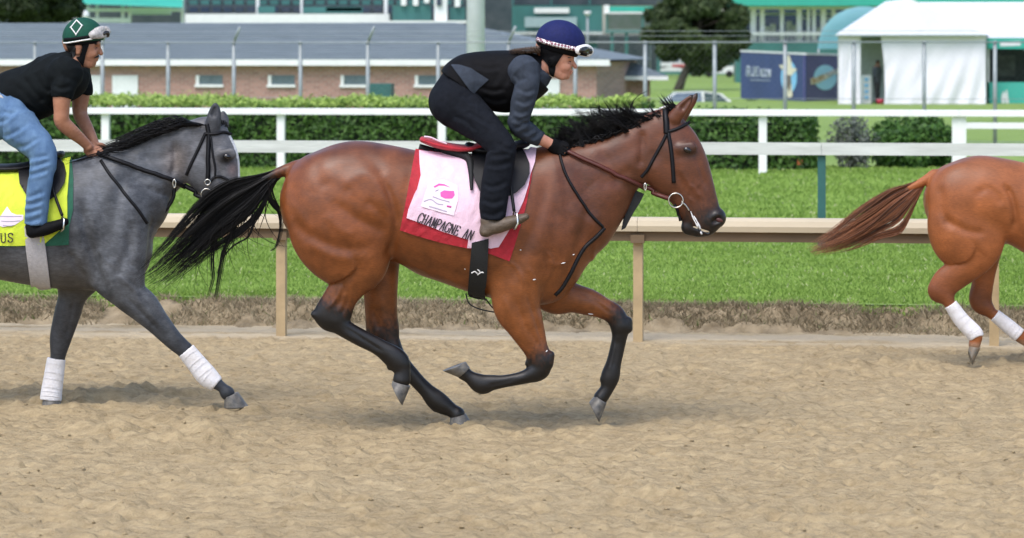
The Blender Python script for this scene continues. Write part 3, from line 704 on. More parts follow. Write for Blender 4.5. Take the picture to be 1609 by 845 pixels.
for i in range(620):
    t = random.random(); bx = np.interp(t, [0, .25, .5, .75, 1], [120, 152, 188, 215, 241]); by = np.interp(t, [0, .25, .5, .75, 1], [117.5, 110, 100, 94, 93])
    L = random.uniform(26, 62); lift = np.interp(t, [0, .25, .5, .8, 1], [3, 12, 20, 19, 6])*random.uniform(.2, 1.0); yo = random.gauss(0, .035); pts = []
    for k in range(8):
        u = k/7; x = bx-L*u; yb = np.interp(x, [60, 115, 150, 188, 215, 241, 246], [128, 118, 110.5, 100, 94, 92.5, 93])
        pts.append(P(x+random.gauss(0, .25), yb+2.5-lift*math.sin(min(1, u*1.25)*math.pi*.62)/K, D2+yo*(1+u)-.015))
    cv.append(pts); ws.append(random.uniform(.0022, .0046))
for i in range(50):
    L = random.uniform(10, 20); bx, by = random.uniform(254, 262), random.uniform(94, 98); yo = random.gauss(0, .03); a = random.uniform(-.1, -.9)
    cv.append([P(bx+L*u*math.cos(a-u), by-2+L*u*.4-6*math.sin(u*2.6)/K, D2+yo) for u in np.linspace(0, 1, 6)]); ws.append(.003)
hair('mane', cv, M_blackhair, h2, ws)
ws = []; cv = tail_curves(UPP-np.array([556, -5]), MID-np.array([556, -5]), LOW-np.array([556, -5]), 250, D2, ws); hair('tail', cv, M_blackhair, h2, ws)

# ---------------------------------------------------------------- chestnut horse leaving the picture on the right
D3 = 21.5; SC3 = .735
def tr3(x, y, r, lw, yo): return 1081+(x-326)*SC3, (429-(501-y*K)*SC3)/K, r*SC3, lw*.9, yo*.9
CH_CH = [c for c in BAY_CHAINS[:10]]+[
    # near hind
    ([C_(1130,150,40,-.1,.12), E_(1088,174,1178,177,-.115,.125), E_(1110,189,1172,187,-.12,.1), E_(1116.5,197,1159,199.5,-.12,.078), E_(1105,205,1140,210,-.12,.06,.1), E_(1093,212.5,1127,215.5,-.118,.05,.3), E_(1087.5,218,1118,223,-.118,.044,.6)], .035, 4, False),
    ([C_(1106,221.5,12,-.118,.042,.5), E_(1119,229,1108,234,-.118,.035,.3), E_(1133,240,1121,247,-.118,.033), E_(1149,251,1135,257,-.118,.038), E_(1150,258,1136,260,-.118,.032), C_(1142,262,7,-.118,.034)], .012, 4, False),
    # far hind
    ([C_(1150,165,36,.1,.12), E_(1136,200,1170,191,.11,.078), E_(1139,213,1165,213,.11,.058), E_(1136,228,1162.5,229,.11,.046,.5), E_(1153,239,1166,234,.11,.038,.3), E_(1161,243,1169,236,.11,.034), E_(1177,251.5,1184,243,.11,.033), E_(1190,259,1199,251,.11,.037), C_(1206,260,7.5,.11,.03), C_(1211,264,7,.11,.034)], .03, 4, False),
]+[c for c in BAY_CHAINS[15:19]]+[([C_(1095,133,7,0,.036), C_(1082,138,5.5,0,.028), C_(1066,143,4,0,.02)], .02, 3, False)]
CH_CREASES = [([(447,134),(458,145),(464,158),(466,172),(461,186)], .018, 4), ([(352,170),(385,182),(420,186)], .010, 5), ([(346,135),(350,150),(352,165),(366,184)], .009, 5), ([(398,148),(420,140),(436,146),(444,158)], .007, 5), ([(640,130),(632,160),(612,190),(600,214)], .01, 6)]
def chest_coat(V, x, y, dark, N):
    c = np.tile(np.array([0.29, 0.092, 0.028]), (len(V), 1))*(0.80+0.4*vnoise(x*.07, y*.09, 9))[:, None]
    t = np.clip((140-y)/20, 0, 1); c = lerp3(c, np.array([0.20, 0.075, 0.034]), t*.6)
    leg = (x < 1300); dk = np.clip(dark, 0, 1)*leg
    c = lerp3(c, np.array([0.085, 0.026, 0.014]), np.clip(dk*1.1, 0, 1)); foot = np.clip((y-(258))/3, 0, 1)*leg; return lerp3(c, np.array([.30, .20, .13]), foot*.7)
h3 = empty('horse', P(1230, 278.6, D3)*[1,1,0], 'chestnut horse at the right edge, only its hindquarters and tail in view', 'horse', 'galloping horses')
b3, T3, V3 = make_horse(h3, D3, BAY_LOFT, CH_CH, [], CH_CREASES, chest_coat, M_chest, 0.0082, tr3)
hoof((1149,264.5),(1135.5,263),(1139.5,277.5),(1134.5,267), D3-.118, M_hoofb, h3, .05)
hoof((1216,262),(1205,267),(1226,271),(1207,271.5), D3+.11, M_hoofb, h3, .05)
for a_, b_, c_, e_, yo in (((537.5,287),(551,279.5),(518.5,282),(546.5,275), -.11), ((711,306.5),(697,300.3),(702.3,321),(690,305.5), .112)):
    hoof(*[tr3(p[0], p[1], 1, 1, 0)[:2] for p in (a_, b_, c_, e_)], D3+yo, M_hoofb, h3, .05)
wrap(h3, [E_(1119,228.5,1108.5,234,-.118,.036), E_(1133,240,1121,247,-.118,.034), E_(1148,249.5,1134,256,-.118,.04), E_(1150,253,1138,259,-.118,.038)], D3, 'white bandage on the near hind leg of the chestnut horse')
wrap(h3, [E_(1162,243,1169,236,.11,.036), E_(1177,251.5,1184,243.2,.11,.034), E_(1190,259,1199,251,.11,.038)], D3, 'white bandage on the far hind leg of the chestnut horse')
for s_ in (-1, 1):
    ex, ey = tr3(805.5, 114, 1, 1, 0)[:2]; q, _ = skin(T3, ex, ey, 0, D3); ell('eye', P(ex, ey, D3-s_*(q[1]-D3)), .017, .011, .012, M_eye, h3, -.5)
U3 = catmull([(1090,131),(1068,138),(1046,144),(1024,153),(1000,164),(975,178),(950,189)], 4); M3 = catmull([(1088,135),(1068,145),(1048,154),(1025,167),(1000,178),(975,186),(948,191)], 4); L3 = catmull([(1083,142),(1072,160),(1056,174),(1030,179),(1005,186),(980,191),(952,193)], 4)
ws = []; cv = tail_curves(U3, M3, L3, 1500, D3, ws, .045); cc = []
for c in cv:
    k = random.random(); a = np.array([0.20, 0.070, 0.028])*(.5+.9*k); b = np.array([0.38, 0.155, 0.07])*(.5+.9*random.random())
    if random.random() < .2: a = np.array([0.034, 0.016, 0.012]); b = a*2.2
    cc.append((a, b))
hair('tail', cv, M_hairc, h3, [w*.9 for w in ws], cc)
cv = []; ws = []; cc = []
for i in range(260):
    t = random.random(); bx = np.interp(t, [0, .3, .55, .8, 1], [648, 688, 724, 752, 776]); by = np.interp(t, [0, .3, .55, .8, 1], [115, 107, 100, 92.5, 84.5]); L = random.uniform(14, 34); a = math.radians(140+random.gauss(0, 12)); yo = random.gauss(0, .03)
    cv.append([P(*tr3(bx+L*u*math.cos(a), by+3-L*u*math.sin(a)/K, 1, 1, 0)[:2], D3+yo) for u in np.linspace(0, 1, 6)]); ws.append(.004); cc.append((np.array([.12, .05, .025]), np.array([.2, .09, .045])))
hair('mane', cv, M_hairc, h3, ws, cc)
# ================================================================ RIDERS
class Ball:
    def __init__(s, p, a, b, c, tilt=0.0, cut=None, tint=0.0):
        s.p = np.array(p); s.r = (a, b, c); s.t = tilt; s.cut = cut; m = max(a, c)
        s.lo = s.p-[m, b, m]; s.hi = s.p+[m, b, m]; s.c = tint
    def f(s, X, Y, Z):
        ct, st = math.cos(s.t), math.sin(s.t); x, z = X-s.p[0], Z-s.p[2]; u = x*ct+z*st; w = -x*st+z*ct
        d = (np.sqrt((u/s.r[0])**2+((Y-s.p[1])/s.r[1])**2+(w/s.r[2])**2)-1)*min(s.r)
        return d if s.cut is None else np.maximum(d, -(w+s.cut))
    def grid(s, xs, ys, zs): return s.f(xs[:, None, None], ys[None, :, None], zs[None, None, :])
    def pts(s, V): return s.f(V[:, 0], V[:, 1], V[:, 2]), np.full(len(V), s.c)
def garment(name, parent, d, parts, mt, grow=0.0, k=.02, res=.0075, lab=None, wr=0.0, seed=1, folds=()):
    pr = [(Chain(secs(S, d), 10, f0, f1, grow), k) for S, f0, f1 in parts]
    V, Q = sculpt(pr, res, 4)
    if wr:                                                      # folds in the cloth
        N = normals(V, Q); wx = vnoise(V[:, 0]*7+30, V[:, 2]*7+V[:, 1]*5+30, seed+5)
        n = vnoise(V[:, 0]*13+V[:, 2]*5+50+wx*2.5, V[:, 2]*9-V[:, 0]*7+V[:, 1]*8+90, seed); n = 1-2*np.abs(n-.5); n = n**3
        n2 = vnoise(V[:, 0]*22+V[:, 1]*12+50+wx*2, V[:, 2]*26+90, seed+1)-.5; msk = np.clip(vnoise(V[:, 0]*4+9, V[:, 2]*4+V[:, 1]*4+9, seed+2)*2-.6, 0, 1)
        V = V+N*(wr*(n*1.3*msk+n2*.45))[:, None]
    if folds: N = normals(V, Q)
    for q_, (ln_, dp_, sg_) in enumerate(folds):
        V = crease(V, N, d-.15, ln_, dp_, sg_); V = crease(V, N, d-.15, [(x_+1.2, y_+2.6) for x_, y_ in ln_], -dp_*.7, sg_)
    o = mesh_obj(name, V, [Q], mt, parent, True)
    if lab: o['label'] = lab
    return o, bvh(V, Q)
M_skin1 = mat('fair_skin', (0.50, 0.215, 0.14), 0.5, 0.1, 40, 0.05, 200, spec=0.4, c2=(0.56, 0.28, 0.19))
M_skin2 = mat('tan_skin', (0.36, 0.155, 0.085), 0.5, 0.1, 40, 0.05, 200, spec=0.4, c2=(0.42, 0.20, 0.12))
M_trs = mat('black_breeches', (0.0075, 0.009, 0.013), 0.85, 0.25, 30, 0.2, 300, spec=0.12)
M_vest = mat('black_vest', (0.0045, 0.0045, 0.0055), 0.7, 0.2, 30, 0.2, 300, spec=0.12)
M_slv = mat('charcoal_jersey', (0.038, 0.047, 0.064), 0.85, 0.2, 30, 0.25, 400, spec=0.15)
M_boot = mat('brown_boot', (0.095, 0.068, 0.045), 0.55, 0.3, 40, 0.2, 90)
M_navy = mat('navy_helmet_cover', (0.010, 0.015, 0.085), 0.7, 0.15, 60, 0.15, 500, spec=0.2)
M_green = mat('green_helmet_cover', (0.008, 0.066, 0.042), 0.7, 0.15, 60, 0.15, 500, spec=0.2)
M_white = mat('white_plastic', (0.78, 0.77, 0.75), 0.4, 0.06, 40)
M_lens = mat('dark_lens', (0.015, 0.014, 0.012), 0.1, 0.1, 10, spec=0.8)
M_braid = mat('brown_hair', (0.085, 0.05, 0.03), 0.55, 0.4, 80, 0.3, 200)
M_dkhair = mat('dark_hair', (0.012, 0.010, 0.009), 0.55, 0.3, 80, 0.3, 200)
M_lip = mat('lip', (0.42, 0.12, 0.10), 0.4, 0.1, 40)
M_tshirt = mat('black_tshirt', (0.0055, 0.0075, 0.0085), 0.85, 0.25, 20, 0.2, 300, spec=0.12)
M_jean = mat('blue_denim', (0.055, 0.120, 0.235), 0.8, 0.35, 18, 0.35, 350, c2=(0.115, 0.21, 0.35), stretch=(1, 1, .6))
M_belt = mat('white_belt', (0.6, 0.58, 0.56), 0.6, 0.3, 60, c2=(0.15, 0.13, 0.12))

def fist(d, x, y, yo, sgn, ang, ch, s=1.0):
    """palm, four bent fingers and a thumb closed on a rein; sgn -1 near hand, +1 far hand"""
    ca, sa = math.cos(ang), math.sin(ang)
    def q(u, v): return x+(u*ca-v*sa)*s, y+(u*sa+v*ca)*s/K
    p = [q(-8, 0), q(-3, 0.5), q(3, 1)]
    ch.append(([C_(*p[0], 6.2*s, yo, .030), C_(*p[1], 7.6*s, yo, .026), C_(*p[2], 7.0*s, yo, .022)], .012))
    for i in range(4):
        v = -5.2+3.5*i; l = (9.5, 10.8, 10.2, 8.4)[i]
        a, b, c, e = q(3, v), q(l, v+.6), q(l+.6, v+1), q(l-5.5, v+1.2)
        ch.append(([C_(*a, 2.15*s, yo+sgn*.016, .0105), C_(*b, 2.1*s, yo+sgn*.017, .0102), C_(*c, 2.0*s, yo-sgn*.004, .0098), C_(*e, 1.85*s, yo-sgn*.021, .0092)], .003))
    a, b, c = q(-4, -5.5), q(2.5, -8), q(8.5, -6.8)
    ch.append(([C_(*a, 2.6*s, yo-sgn*.012, .0125), C_(*b, 2.3*s, yo-sgn*.012, .011), C_(*c, 1.9*s, yo-sgn*.004, .0095)], .005))

def make_person(root, d, torso, neck, head, arms, legs, hands, skinm, covered):
    pr = []
    sh = lambda S: secs(S, d)
    for S in [torso]+legs: pr.append((Chain(sh(S), 4, grow=-.026), .03))
    for S in arms:
        L_ = [list(q) for q in sh(S)]
        for i_ in range(covered): L_[i_][2] -= .018
        pr.append((Chain(L_, 4), .02))
    pr.append((Chain(sh(neck), 3), .02))
    for S, k in head: pr.append((Chain(sh(S), 2), abs(k)) if k > 0 else (Chain(sh(S), 2), k))
    for S, k in hands: pr.append((Chain(sh(S), 3), k))
    V, Q = sculpt(pr, .005)
    return mesh_obj('body', V, [Q], skinm, root, True), bvh(V, Q)

# ---------------------------------------------------------------- rider of the bay
R1 = empty('person', P(560, 130, D1), 'rider in navy helmet, black vest and charcoal sleeves crouched on the bay horse', 'person', 'exercise riders')
torso1 = [C_(530,77,28,0,.165), E_(537,47,553,85,0,.15), E_(563,40.5,572,81,0,.150), E_(592,40,596,84,0,.168), C_(612,59,29,0,.178), C_(626,56,19,0,.11)]
neck1 = [C_(624,55,14,0,.075), C_(636,50.5,12,0,.062), C_(648,45,12,0,.06)]
head1 = [([C_(651,36.5,23.5,0,.077), C_(654,41,19,0,.073)], .02), ([C_(656.5,44.5,15.3,0,.066), C_(656.5,51,13,0,.057), C_(659.2,55.3,8.4,0,.044)], .015),
         ([C_(663.4,57.3,4.6,0,.021), C_(664.2,57.5,4.2,0,.016)], .008), ([C_(669.8,45.6,2.4,0,.009), C_(672.6,48.8,2.6,0,.0105), C_(674.4,50.7,2.5,0,.014)], .004),
         ([C_(669.9,53.9,1.9,0,.021)], .003), ([C_(669.3,55.6,1.8,0,.019)], .003), ([C_(668.2,43.2,3.4,-.026,.022), C_(668.6,43.2,3.4,.026,.022)], .01),
         ([C_(648,53.6,6,-.045,.018), C_(658,57.4,5,-.024,.016)], .012), ([C_(664.5,50.5,4.5,-.040,.014), C_(661,50.5,5,-.046,.014)], .012), ([C_(648,46,4.6,-.075,.008), C_(647.5,48.5,3.2,-.072,.006)], .004),
         ([C_(670,46.8,2.2,-.034,.013), C_(667.5,46.8,2.4,-.042,.012)], -.005), ([C_(670,46.8,2.2,.034,.013), C_(667.5,46.8,2.4,.042,.012)], -.005)]
def arm1(s): return [C_(614,54,17.5,s*.165,.075), E_(604.5,62,631,63,s*.195,.064), E_(601,74,627,75,s*.205,.06), E_(598.5,87,620.5,88,s*.20,.053), C_(608,94.5,10.5,s*.19,.048), C_(622,102,9.2,s*.155,.043), C_(634,106,7.0,s*.12,.033), C_(644,109,6.2,s*.105,.027)]
def leg1(s): return [C_(535,80,27,s*.10,.105), C_(552.5,89,23.5,s*.16,.092), C_(571.5,99.5,19,s*.225,.08), C_(588,112.5,16.5,s*.285,.07), C_(586,121,17,s*.30,.062), C_(583.3,132.5,17.5,s*.315,.058), C_(580,145,17,s*.325,.055), C_(578,157,16.3,s*.335,.05), C_(577.5,167,14,s*.335,.045)]
hd = []; fist(D1, 655, 113, -.085, -1, .3, hd); fist(D1, 661, 112, .085, 1, .3, hd)
foot = lambda s, dx=0, dy=0: [([C_(572,168,9,s*.335,.036), C_(573,172.5,8,s*.335,.036)], .01), ([C_(569.5,174.5,7.2,s*.335,.036), C_(586,171.5,8,s*.34,.040), C_(602,168,6.6,s*.345,.041), C_(616,164.8,3.8,s*.345,.032)], .012), ([C_(567,177,4.2,s*.335,.034), C_(571,177,4.2,s*.335,.034)], .006)]
bd1, TB1 = make_person(R1, D1, torso1, neck1, head1, [arm1(-1), arm1(1)], [leg1(-1), leg1(1)], hd, M_skin1, 6)
g_tr, TT1 = garment('breeches', R1, D1, [(torso1[:2]+[C_(549,64,27,0,.142)], False, True), (leg1(-1), False, True), (leg1(1), False, True)], M_trs, .0, .035, wr=.004, seed=4, folds=[(l_, .009, 3) for l_ in ([(538,70),(552,77),(566,80)], [(530,88),(545,92),(558,100)], [(584,107),(592,112),(602,113)], [(572,118),(586,117),(600,116)], [(568,124),(584,125),(600,122)], [(564,150),(578,153),(592,150)], [(563,160),(578,162),(592,158)], [(565,138),(578,141),(597,136)], [(545,84),(562,90),(580,96)])])
g_sh, TS1 = garment('jersey', R1, D1, [(arm1(-1)[:7], False, True), (arm1(1)[:7], False, True), ([C_(600,60,30,0,.15), C_(620,57,22,0,.13), C_(634,52.5,14.5,0,.075)], False, True)], M_slv, .006, .03, wr=.005, seed=8, folds=[(l_, .008, 2.6) for l_ in ([(599,89),(608,92),(619,88)], [(600,83),(610,86),(621,83)], [(602,98),(611,95),(619,91)], [(604,66),(616,70),(628,67)], [(602,75),(614,78),(626,74)], [(600,55),(608,61),(617,58)], [(612,101),(620,100),(629,96)], [(622,105),(628,103),(634,100)])], lab='charcoal long sleeved jersey under the vest')
g_ve, TV1 = garment('vest', R1, D1, [([C_(541,66,28,0,.148), C_(549.5,62,30.5,0,.151)]+torso1[2:5]+[C_(629,57,20,0,.115)], True, True)], M_vest, .011, .03, wr=.005, seed=12, folds=[(l_, .008, 3) for l_ in ([(600,45),(598,55),(592,66)], [(556,64),(575,69),(592,67)], [(564,73),(580,77),(596,75)], [(552,48),(570,52),(588,50)], [(580,42),(584,54),(580,66)])])
patch('shirt_tail', [(529,49.5),(538,49.5),(552,52),(573,60.5),(562,66.5),(555,71),(550,68),(541,60)], TV1, .008, M_slv, R1, D1)
garment('glove', R1, D1, [([C_(646,109.5,7.4,-.1,.031), C_(652,112,8.2,-.088,.029), C_(657,114,7.4,-.083,.026)], True, False)]+[([t for t in S], False, False) for S, k in hd[1:6]], M_vest, .003, .004, .006)
garment('glove', R1, D1, [([C_(651,108.5,7.4,.1,.031), C_(658,111,8.2,.088,.029), C_(663,113,7.4,.083,.026)], True, False)]+[([t for t in S], False, False) for S, k in hd[7:12]], M_vest, .003, .004, .006)
for s_ in (-1, 1):
    garment('boot', R1, D1, [(S, False, False) for S, k in foot(s_)], M_boot, .002, .012, .006)
hm1 = Ball(P(656.8, 31.5, D1), .1395, .112, .121, -.24, .030); Vh, Qh = sculpt([(hm1, .01)], .006)
he1 = mesh_obj('helmet', Vh, [Qh], M_navy, R1, True); he1['label'] = 'navy blue riding helmet cover with chequered white band'; TH1 = bvh(Vh, Qh)
Vs, Qs = sculpt([(Ball(P(655.5, 32, D1), .130, .105, .118, -.24, .060), .01)], .006); mesh_obj('inner_shell', Vs, [Qs], M_vest, he1, True)
bk = Chain(secs([C_(680,40.6,2.6,-.06,.04), C_(686.5,42,1.6,-.0,.085), C_(688,42.3,1.2,0,.07)], D1), 3); Vb, Qb = sculpt([(bk, .01)], .005); mesh_obj('peak', Vb, [Qb], M_vest, he1, True)
M_check = mat('chequered_band', (0.75, 0.74, 0.74), 0.6, 0.1, 40)
nt = M_check.node_tree; ck = nt.nodes.new('ShaderNodeTexChecker'); ck.inputs['Scale'].default_value = 75; ck.inputs[1].default_value = (.8, .79, .79, 1); ck.inputs[2].default_value = (.22, .07, .10, 1)
mpc = nt.nodes.new('ShaderNodeMapping'); mpc.inputs['Rotation'].default_value = (0, .6, 0); tcc = nt.nodes.new('ShaderNodeTexCoord'); nt.links.new(tcc.outputs['Object'], mpc.inputs[0]); nt.links.new(mpc.outputs[0], ck.inputs[0]); nt.links.new(ck.outputs[0], nt.nodes['Principled BSDF'].inputs['Base Color'])
strap('goggle_strap', [(629,29.5),(638,31.5),(652,34),(666,36),(679,37.6)], .026, TH1, .004, M_check, he1, D1)
gg = []
for s_ in (-1, 1):
    gg.append((Chain(secs([C_(679,38,5.5,s_*.098,.02), C_(686,38.3,7.6,s_*.062,.02), C_(689.5,38.6,6.4,s_*.02,.02), C_(690,38.7,5,0,.015)], D1), 4), .006))
Vg, Qg = sculpt(gg, .005); go1 = mesh_obj('goggles', Vg, [Qg], M_white, R1, True)
for s_ in (-1, 1):
    Vl, Ql = sculpt([(Chain(secs([C_(680.5,38.3,3.2,s_*.103,.018), C_(686,38.5,5.2,s_*.074,.020), C_(690.5,38.8,4.2,s_*.03,.020)], D1), 4), .004)], .004); mesh_obj('lens', Vl, [Ql], M_lens, go1, True)
patch('chin_harness', [(633,36),(646,38.5),(660,41),(655.5,45),(651,50),(649,57.5),(645.5,57.5),(641.5,49),(634,43.5)], TB1, .008, M_vest, he1, D1, 2.0)
cv = []; ws = []
for i in range(240):
    yo = random.gauss(0, .016); ph = random.choice([0, 2.1, 4.2]); a = random.uniform(.5, 1.2); e_ = random.uniform(.65, 1)
    cv.append([P(633-37*u, 37.4+2.2*u+3.4*a*math.sin(u*24+ph)/K+random.gauss(0, .2), D1-.06+yo*1.6+.016*math.cos(u*24+ph)) for u in np.linspace(0, e_, 16)]); ws.append(.003)
hair('braided_hair', cv, M_braid, R1, ws)
for s_ in (-1, 1):
    q, _ = skin(TB1, 667.6, 46.8, 0, D1); yy = q[1]-D1; yy = yy if abs(yy) < .08 else -.045
    ell('eye', P(667.6, 46.8, D1-s_*(yy+.004)), .008, .006, .004, M_eye, R1)
q, _ = skin(TB1, 669, 54.7, .001, D1); ell('lips', (q[0]-.002, D1, q[2]), .006, .02, .006, M_lip, R1)
q, _ = skin(TB1, 666.5, 43.6, .001, D1); ell('eyebrow', q, .013, .004, .003, M_braid, R1, -.15)

# ---------------------------------------------------------------- rider of the grey
R2 = empty('person', P(30, 130, D2), 'rider in green helmet, black t-shirt and blue jeans on the grey horse', 'person', 'exercise riders')
torso2 = [C_(-4,86,29,0,.165), C_(13,73.5,25,0,.148), E_(29,51.5,45,90,0,.152), E_(53,43.5,65,81,0,.168), C_(77,57.5,25.5,0,.178), C_(86,53,17,0,.11)]
neck2 = [C_(84,53,14,0,.078), C_(91,46,12.5,0,.064), C_(97,40,12.5,0,.062)]
head2 = [([C_(96,30.5,23,0,.077), C_(99,33.5,19,0,.074)], .02), ([C_(101.3,35.8,15.2,0,.068), C_(101.5,42,13,0,.060), C_(104,46.2,8.8,0,.047)], .015),
         ([C_(107.6,48,4.6,0,.022), C_(108.4,48.1,4.2,0,.017)], .008), ([C_(115,35.4,2.4,0,.009), C_(117.3,38.6,2.7,0,.0115), C_(118.4,40.4,2.7,0,.016)], .004),
         ([C_(114,43.6,1.9,0,.022)], .003), ([C_(113.4,45.4,1.9,0,.02)], .003), ([C_(113.8,32.8,3.4,-.026,.022), C_(114.2,32.8,3.4,.026,.022)], .01),
         ([C_(95,46,6,-.045,.018), C_(103.5,48.6,5,-.024,.016)], .012), ([C_(109,40.5,4.5,-.042,.014), C_(106,40.5,5,-.048,.014)], .012), ([C_(91.6,36,4.2,-.080,.009), C_(91.2,39.5,3.2,-.077,.007)], .004),
         ([C_(115.2,36,2.2,-.034,.013), C_(112.6,36,2.4,-.042,.012)], -.005), ([C_(115.2,36,2.2,.034,.013), C_(112.6,36,2.4,.042,.012)], -.005)]
arm2n = [C_(76,56,18.5,-.165,.078), E_(61.5,63,88,65,-.198,.066), E_(62,73,83.5,74,-.205,.055), E_(63,84,81.5,84,-.205,.048), C_(73,92.5,9.2,-.20,.045), C_(84.5,100,8.2,-.165,.042), C_(96,106.5,6.4,-.115,.034), C_(103.5,111.5,5.6,-.085,.027)]
arm2f = [C_(84,55,17,.165,.075), C_(93.5,64,13,.195,.062), C_(94.5,71,11,.2,.054), C_(93.5,82,9,.2,.047), C_(95,88.5,8.4,.19,.044), C_(102,97,7.2,.15,.040), C_(107.5,104,6,.11,.033), C_(111,109.5,5.4,.085,.027)]
def leg2(s): return [C_(1,88,27,s*.10,.105), C_(12,91,23.5,s*.155,.095), C_(30,101.5,20.5,s*.21,.085), C_(46.5,112.5,17.5,s*.265,.075), C_(50.5,122,15.8,s*.29,.068), C_(48.3,134,14.2,s*.31,.060), C_(45,147,14,s*.322,.056), C_(43,159,13.6,s*.33,.053), C_(41.5,171,13,s*.332,.05)]
hd2 = []; fist(D2, 110, 116, -.06, -1, .45, hd2, .92); fist(D2, 114.5, 113.5, .06, 1, .45, hd2, .92)
bd2, TB2 = make_person(R2, D2, torso2, neck2, head2, [arm2n, arm2f], [leg2(-1), leg2(1)], hd2, M_skin2, 2)
garment('jeans', R2, D2, [(torso2[:2]+[C_(17.5,71,25.5,0,.148)], False, True), (leg2(-1), False, True), (leg2(1), False, True)], M_jean, .001, .03, wr=.010, seed=21, folds=[(l_, .011, 2.8) for l_ in ([(-2,93),(10,91),(22,85)], [(6,104),(22,100),(38,93)], [(20,112),(36,110),(52,103)], [(34,121),(48,119),(64,117)], [(35,127),(50,125),(65,121)], [(33,133),(48,131),(62,128)], [(31,149),(44,148),(59,144)], [(29,161),(42,160),(56,157)], [(29,168),(42,167),(55,164)], [(30,155),(44,154),(57,151)], [(4,84),(14,86),(24,84)])])
g2, TS2 = garment('t_shirt', R2, D2, [([C_(12,73.8,25,0,.15), C_(17,71,25.8,0,.15)]+torso2[2:5]+[C_(88,50.5,15.5,0,.09)], True, True), (arm2n[:3], False, True), (arm2f[:3], False, True)], M_tshirt, .009, .03, wr=.007, seed=25, folds=[(l_, .010, 3) for l_ in ([(57,46),(64,58),(62,70)], [(38,54),(50,66),(60,70)], [(18,64),(34,76),(45,86)], [(26,58),(40,70),(54,78)], [(62,64),(74,67),(88,65)], [(46,74),(54,80),(60,84)], [(28,80),(38,84),(46,89)], [(70,44),(78,52),(84,62)])])
garment('belt', R2, D2, [([C_(7.5,77,25.8,0,.152), C_(11,74.6,25.6,0,.152)], True, True)], M_belt, .016, .01, .006)
for s_ in (-1, 1):
    garment('shoe', R2, D2, [([C_(38,173,8.5,s_*.335,.038), C_(37,176.3,6.0,s_*.335,.038)], False, False), ([C_(38,177,5.5,s_*.335,.036), C_(52,174.5,7,s_*.34,.042), C_(66,171.5,6,s_*.345,.043), C_(76,168.6,4.2,s_*.345,.034)], False, False)], M_vest, .002, .012, .006)
hm2 = Ball(P(97.3, 28.2, D2), .121, .108, .117, .09, .028); Vh, Qh = sculpt([(hm2, .01)], .006); he2 = mesh_obj('helmet', Vh, [Qh], M_green, R2, True); TH2 = bvh(Vh, Qh); Vs, Qs = sculpt([(Ball(P(96.3, 28.6, D2), .112, .100, .112, .09, .042), .01)], .006); mesh_obj('inner_shell', Vs, [Qs], M_vest, he2, True); he2['label'] = 'dark green riding helmet with white diamond outline'
strap('trim', [(74.8,32.4),(82,32),(92,31),(100,30.2),(108,29.4)], .010, TH2, .004, M_white, he2, D2)
strap('goggle_strap', [(75.2,30),(84,29.5),(94,28.8),(104,27.8),(110,27)], .018, TH2, .003, M_vest, he2, D2)
strap('diamond', [(90,15.4),(90.1,15.5),(96,19.4),(96.1,19.5),(89.2,26),(89.1,26),(83.4,20.9),(83.3,20.8),(89.8,15.5),(90,15.4)], .008, TH2, .003, M_white, he2, D2, n=4)
gg = [(Chain(secs([C_(108.5,26.5,5,s_*.092,.02), C_(117,24.6,7.4,s_*.062,.022), C_(123,23.8,6.6,s_*.022,.022), C_(124,23.8,5.2,0,.018)], D2), 4), .006) for s_ in (-1, 1)]
Vg, Qg = sculpt(gg, .005); go2 = mesh_obj('goggles', Vg, [Qg], mat('smoked_clear_goggles', (0.42, 0.40, 0.38), .25, .35, 50, spec=.6), R2, True)
for s_ in (-1, 1):
    Vl, Ql = sculpt([(Chain(secs([C_(122.5,25.4,2.6,s_*.055,.014), C_(125.2,25.2,3.4,s_*.035,.016), C_(126,26.8,2.6,s_*.02,.018)], D2), 4), .004)], .004); mesh_obj('lens', Vl, [Ql], M_lens, go2, True)
patch('chin_harness', [(95.5,33),(105,32),(101,39.5),(98.5,46),(97,50.5),(93,47),(89.5,43.5),(93.5,42.8),(95.8,38.5)], TB2, .007, M_vest, he2, D2, 2.0)
patch('cropped_hair', [(77,33),(88.5,33),(89,37),(88.5,42),(85.5,44),(82,41)], TB2, .004, M_dkhair, R2, D2, 2.0)
for s_ in (-1, 1):
    q, _ = skin(TB2, 112.8, 36.2, 0, D2); yy = q[1]-D2; yy = yy if abs(yy) < .08 else -.045
    ell('eye', P(112.8, 36.2, D2-s_*(yy+.004)), .008, .006, .004, M_eye, R2)
q, _ = skin(TB2, 111.8, 33.4, .001, D2); ell('eyebrow', q, .015, .004, .0035, M_dkhair, R2, .1)
cv = [[P(115.6-4.8*u+random.gauss(0, .15), 42.5+1.3*u+random.gauss(0, .25), D2-(.008+.034*u)*s_+0) for u in np.linspace(0, 1, 4)] for s_ in (-1, 1) for _ in range(40)]; hair('moustache', cv, M_dkhair, R2, .0026)
q, _ = skin(TB2, 113, 45, .001, D2); ell('lips', (q[0]-.003, D2, q[2]), .006, .02, .006, M_lip, R2)

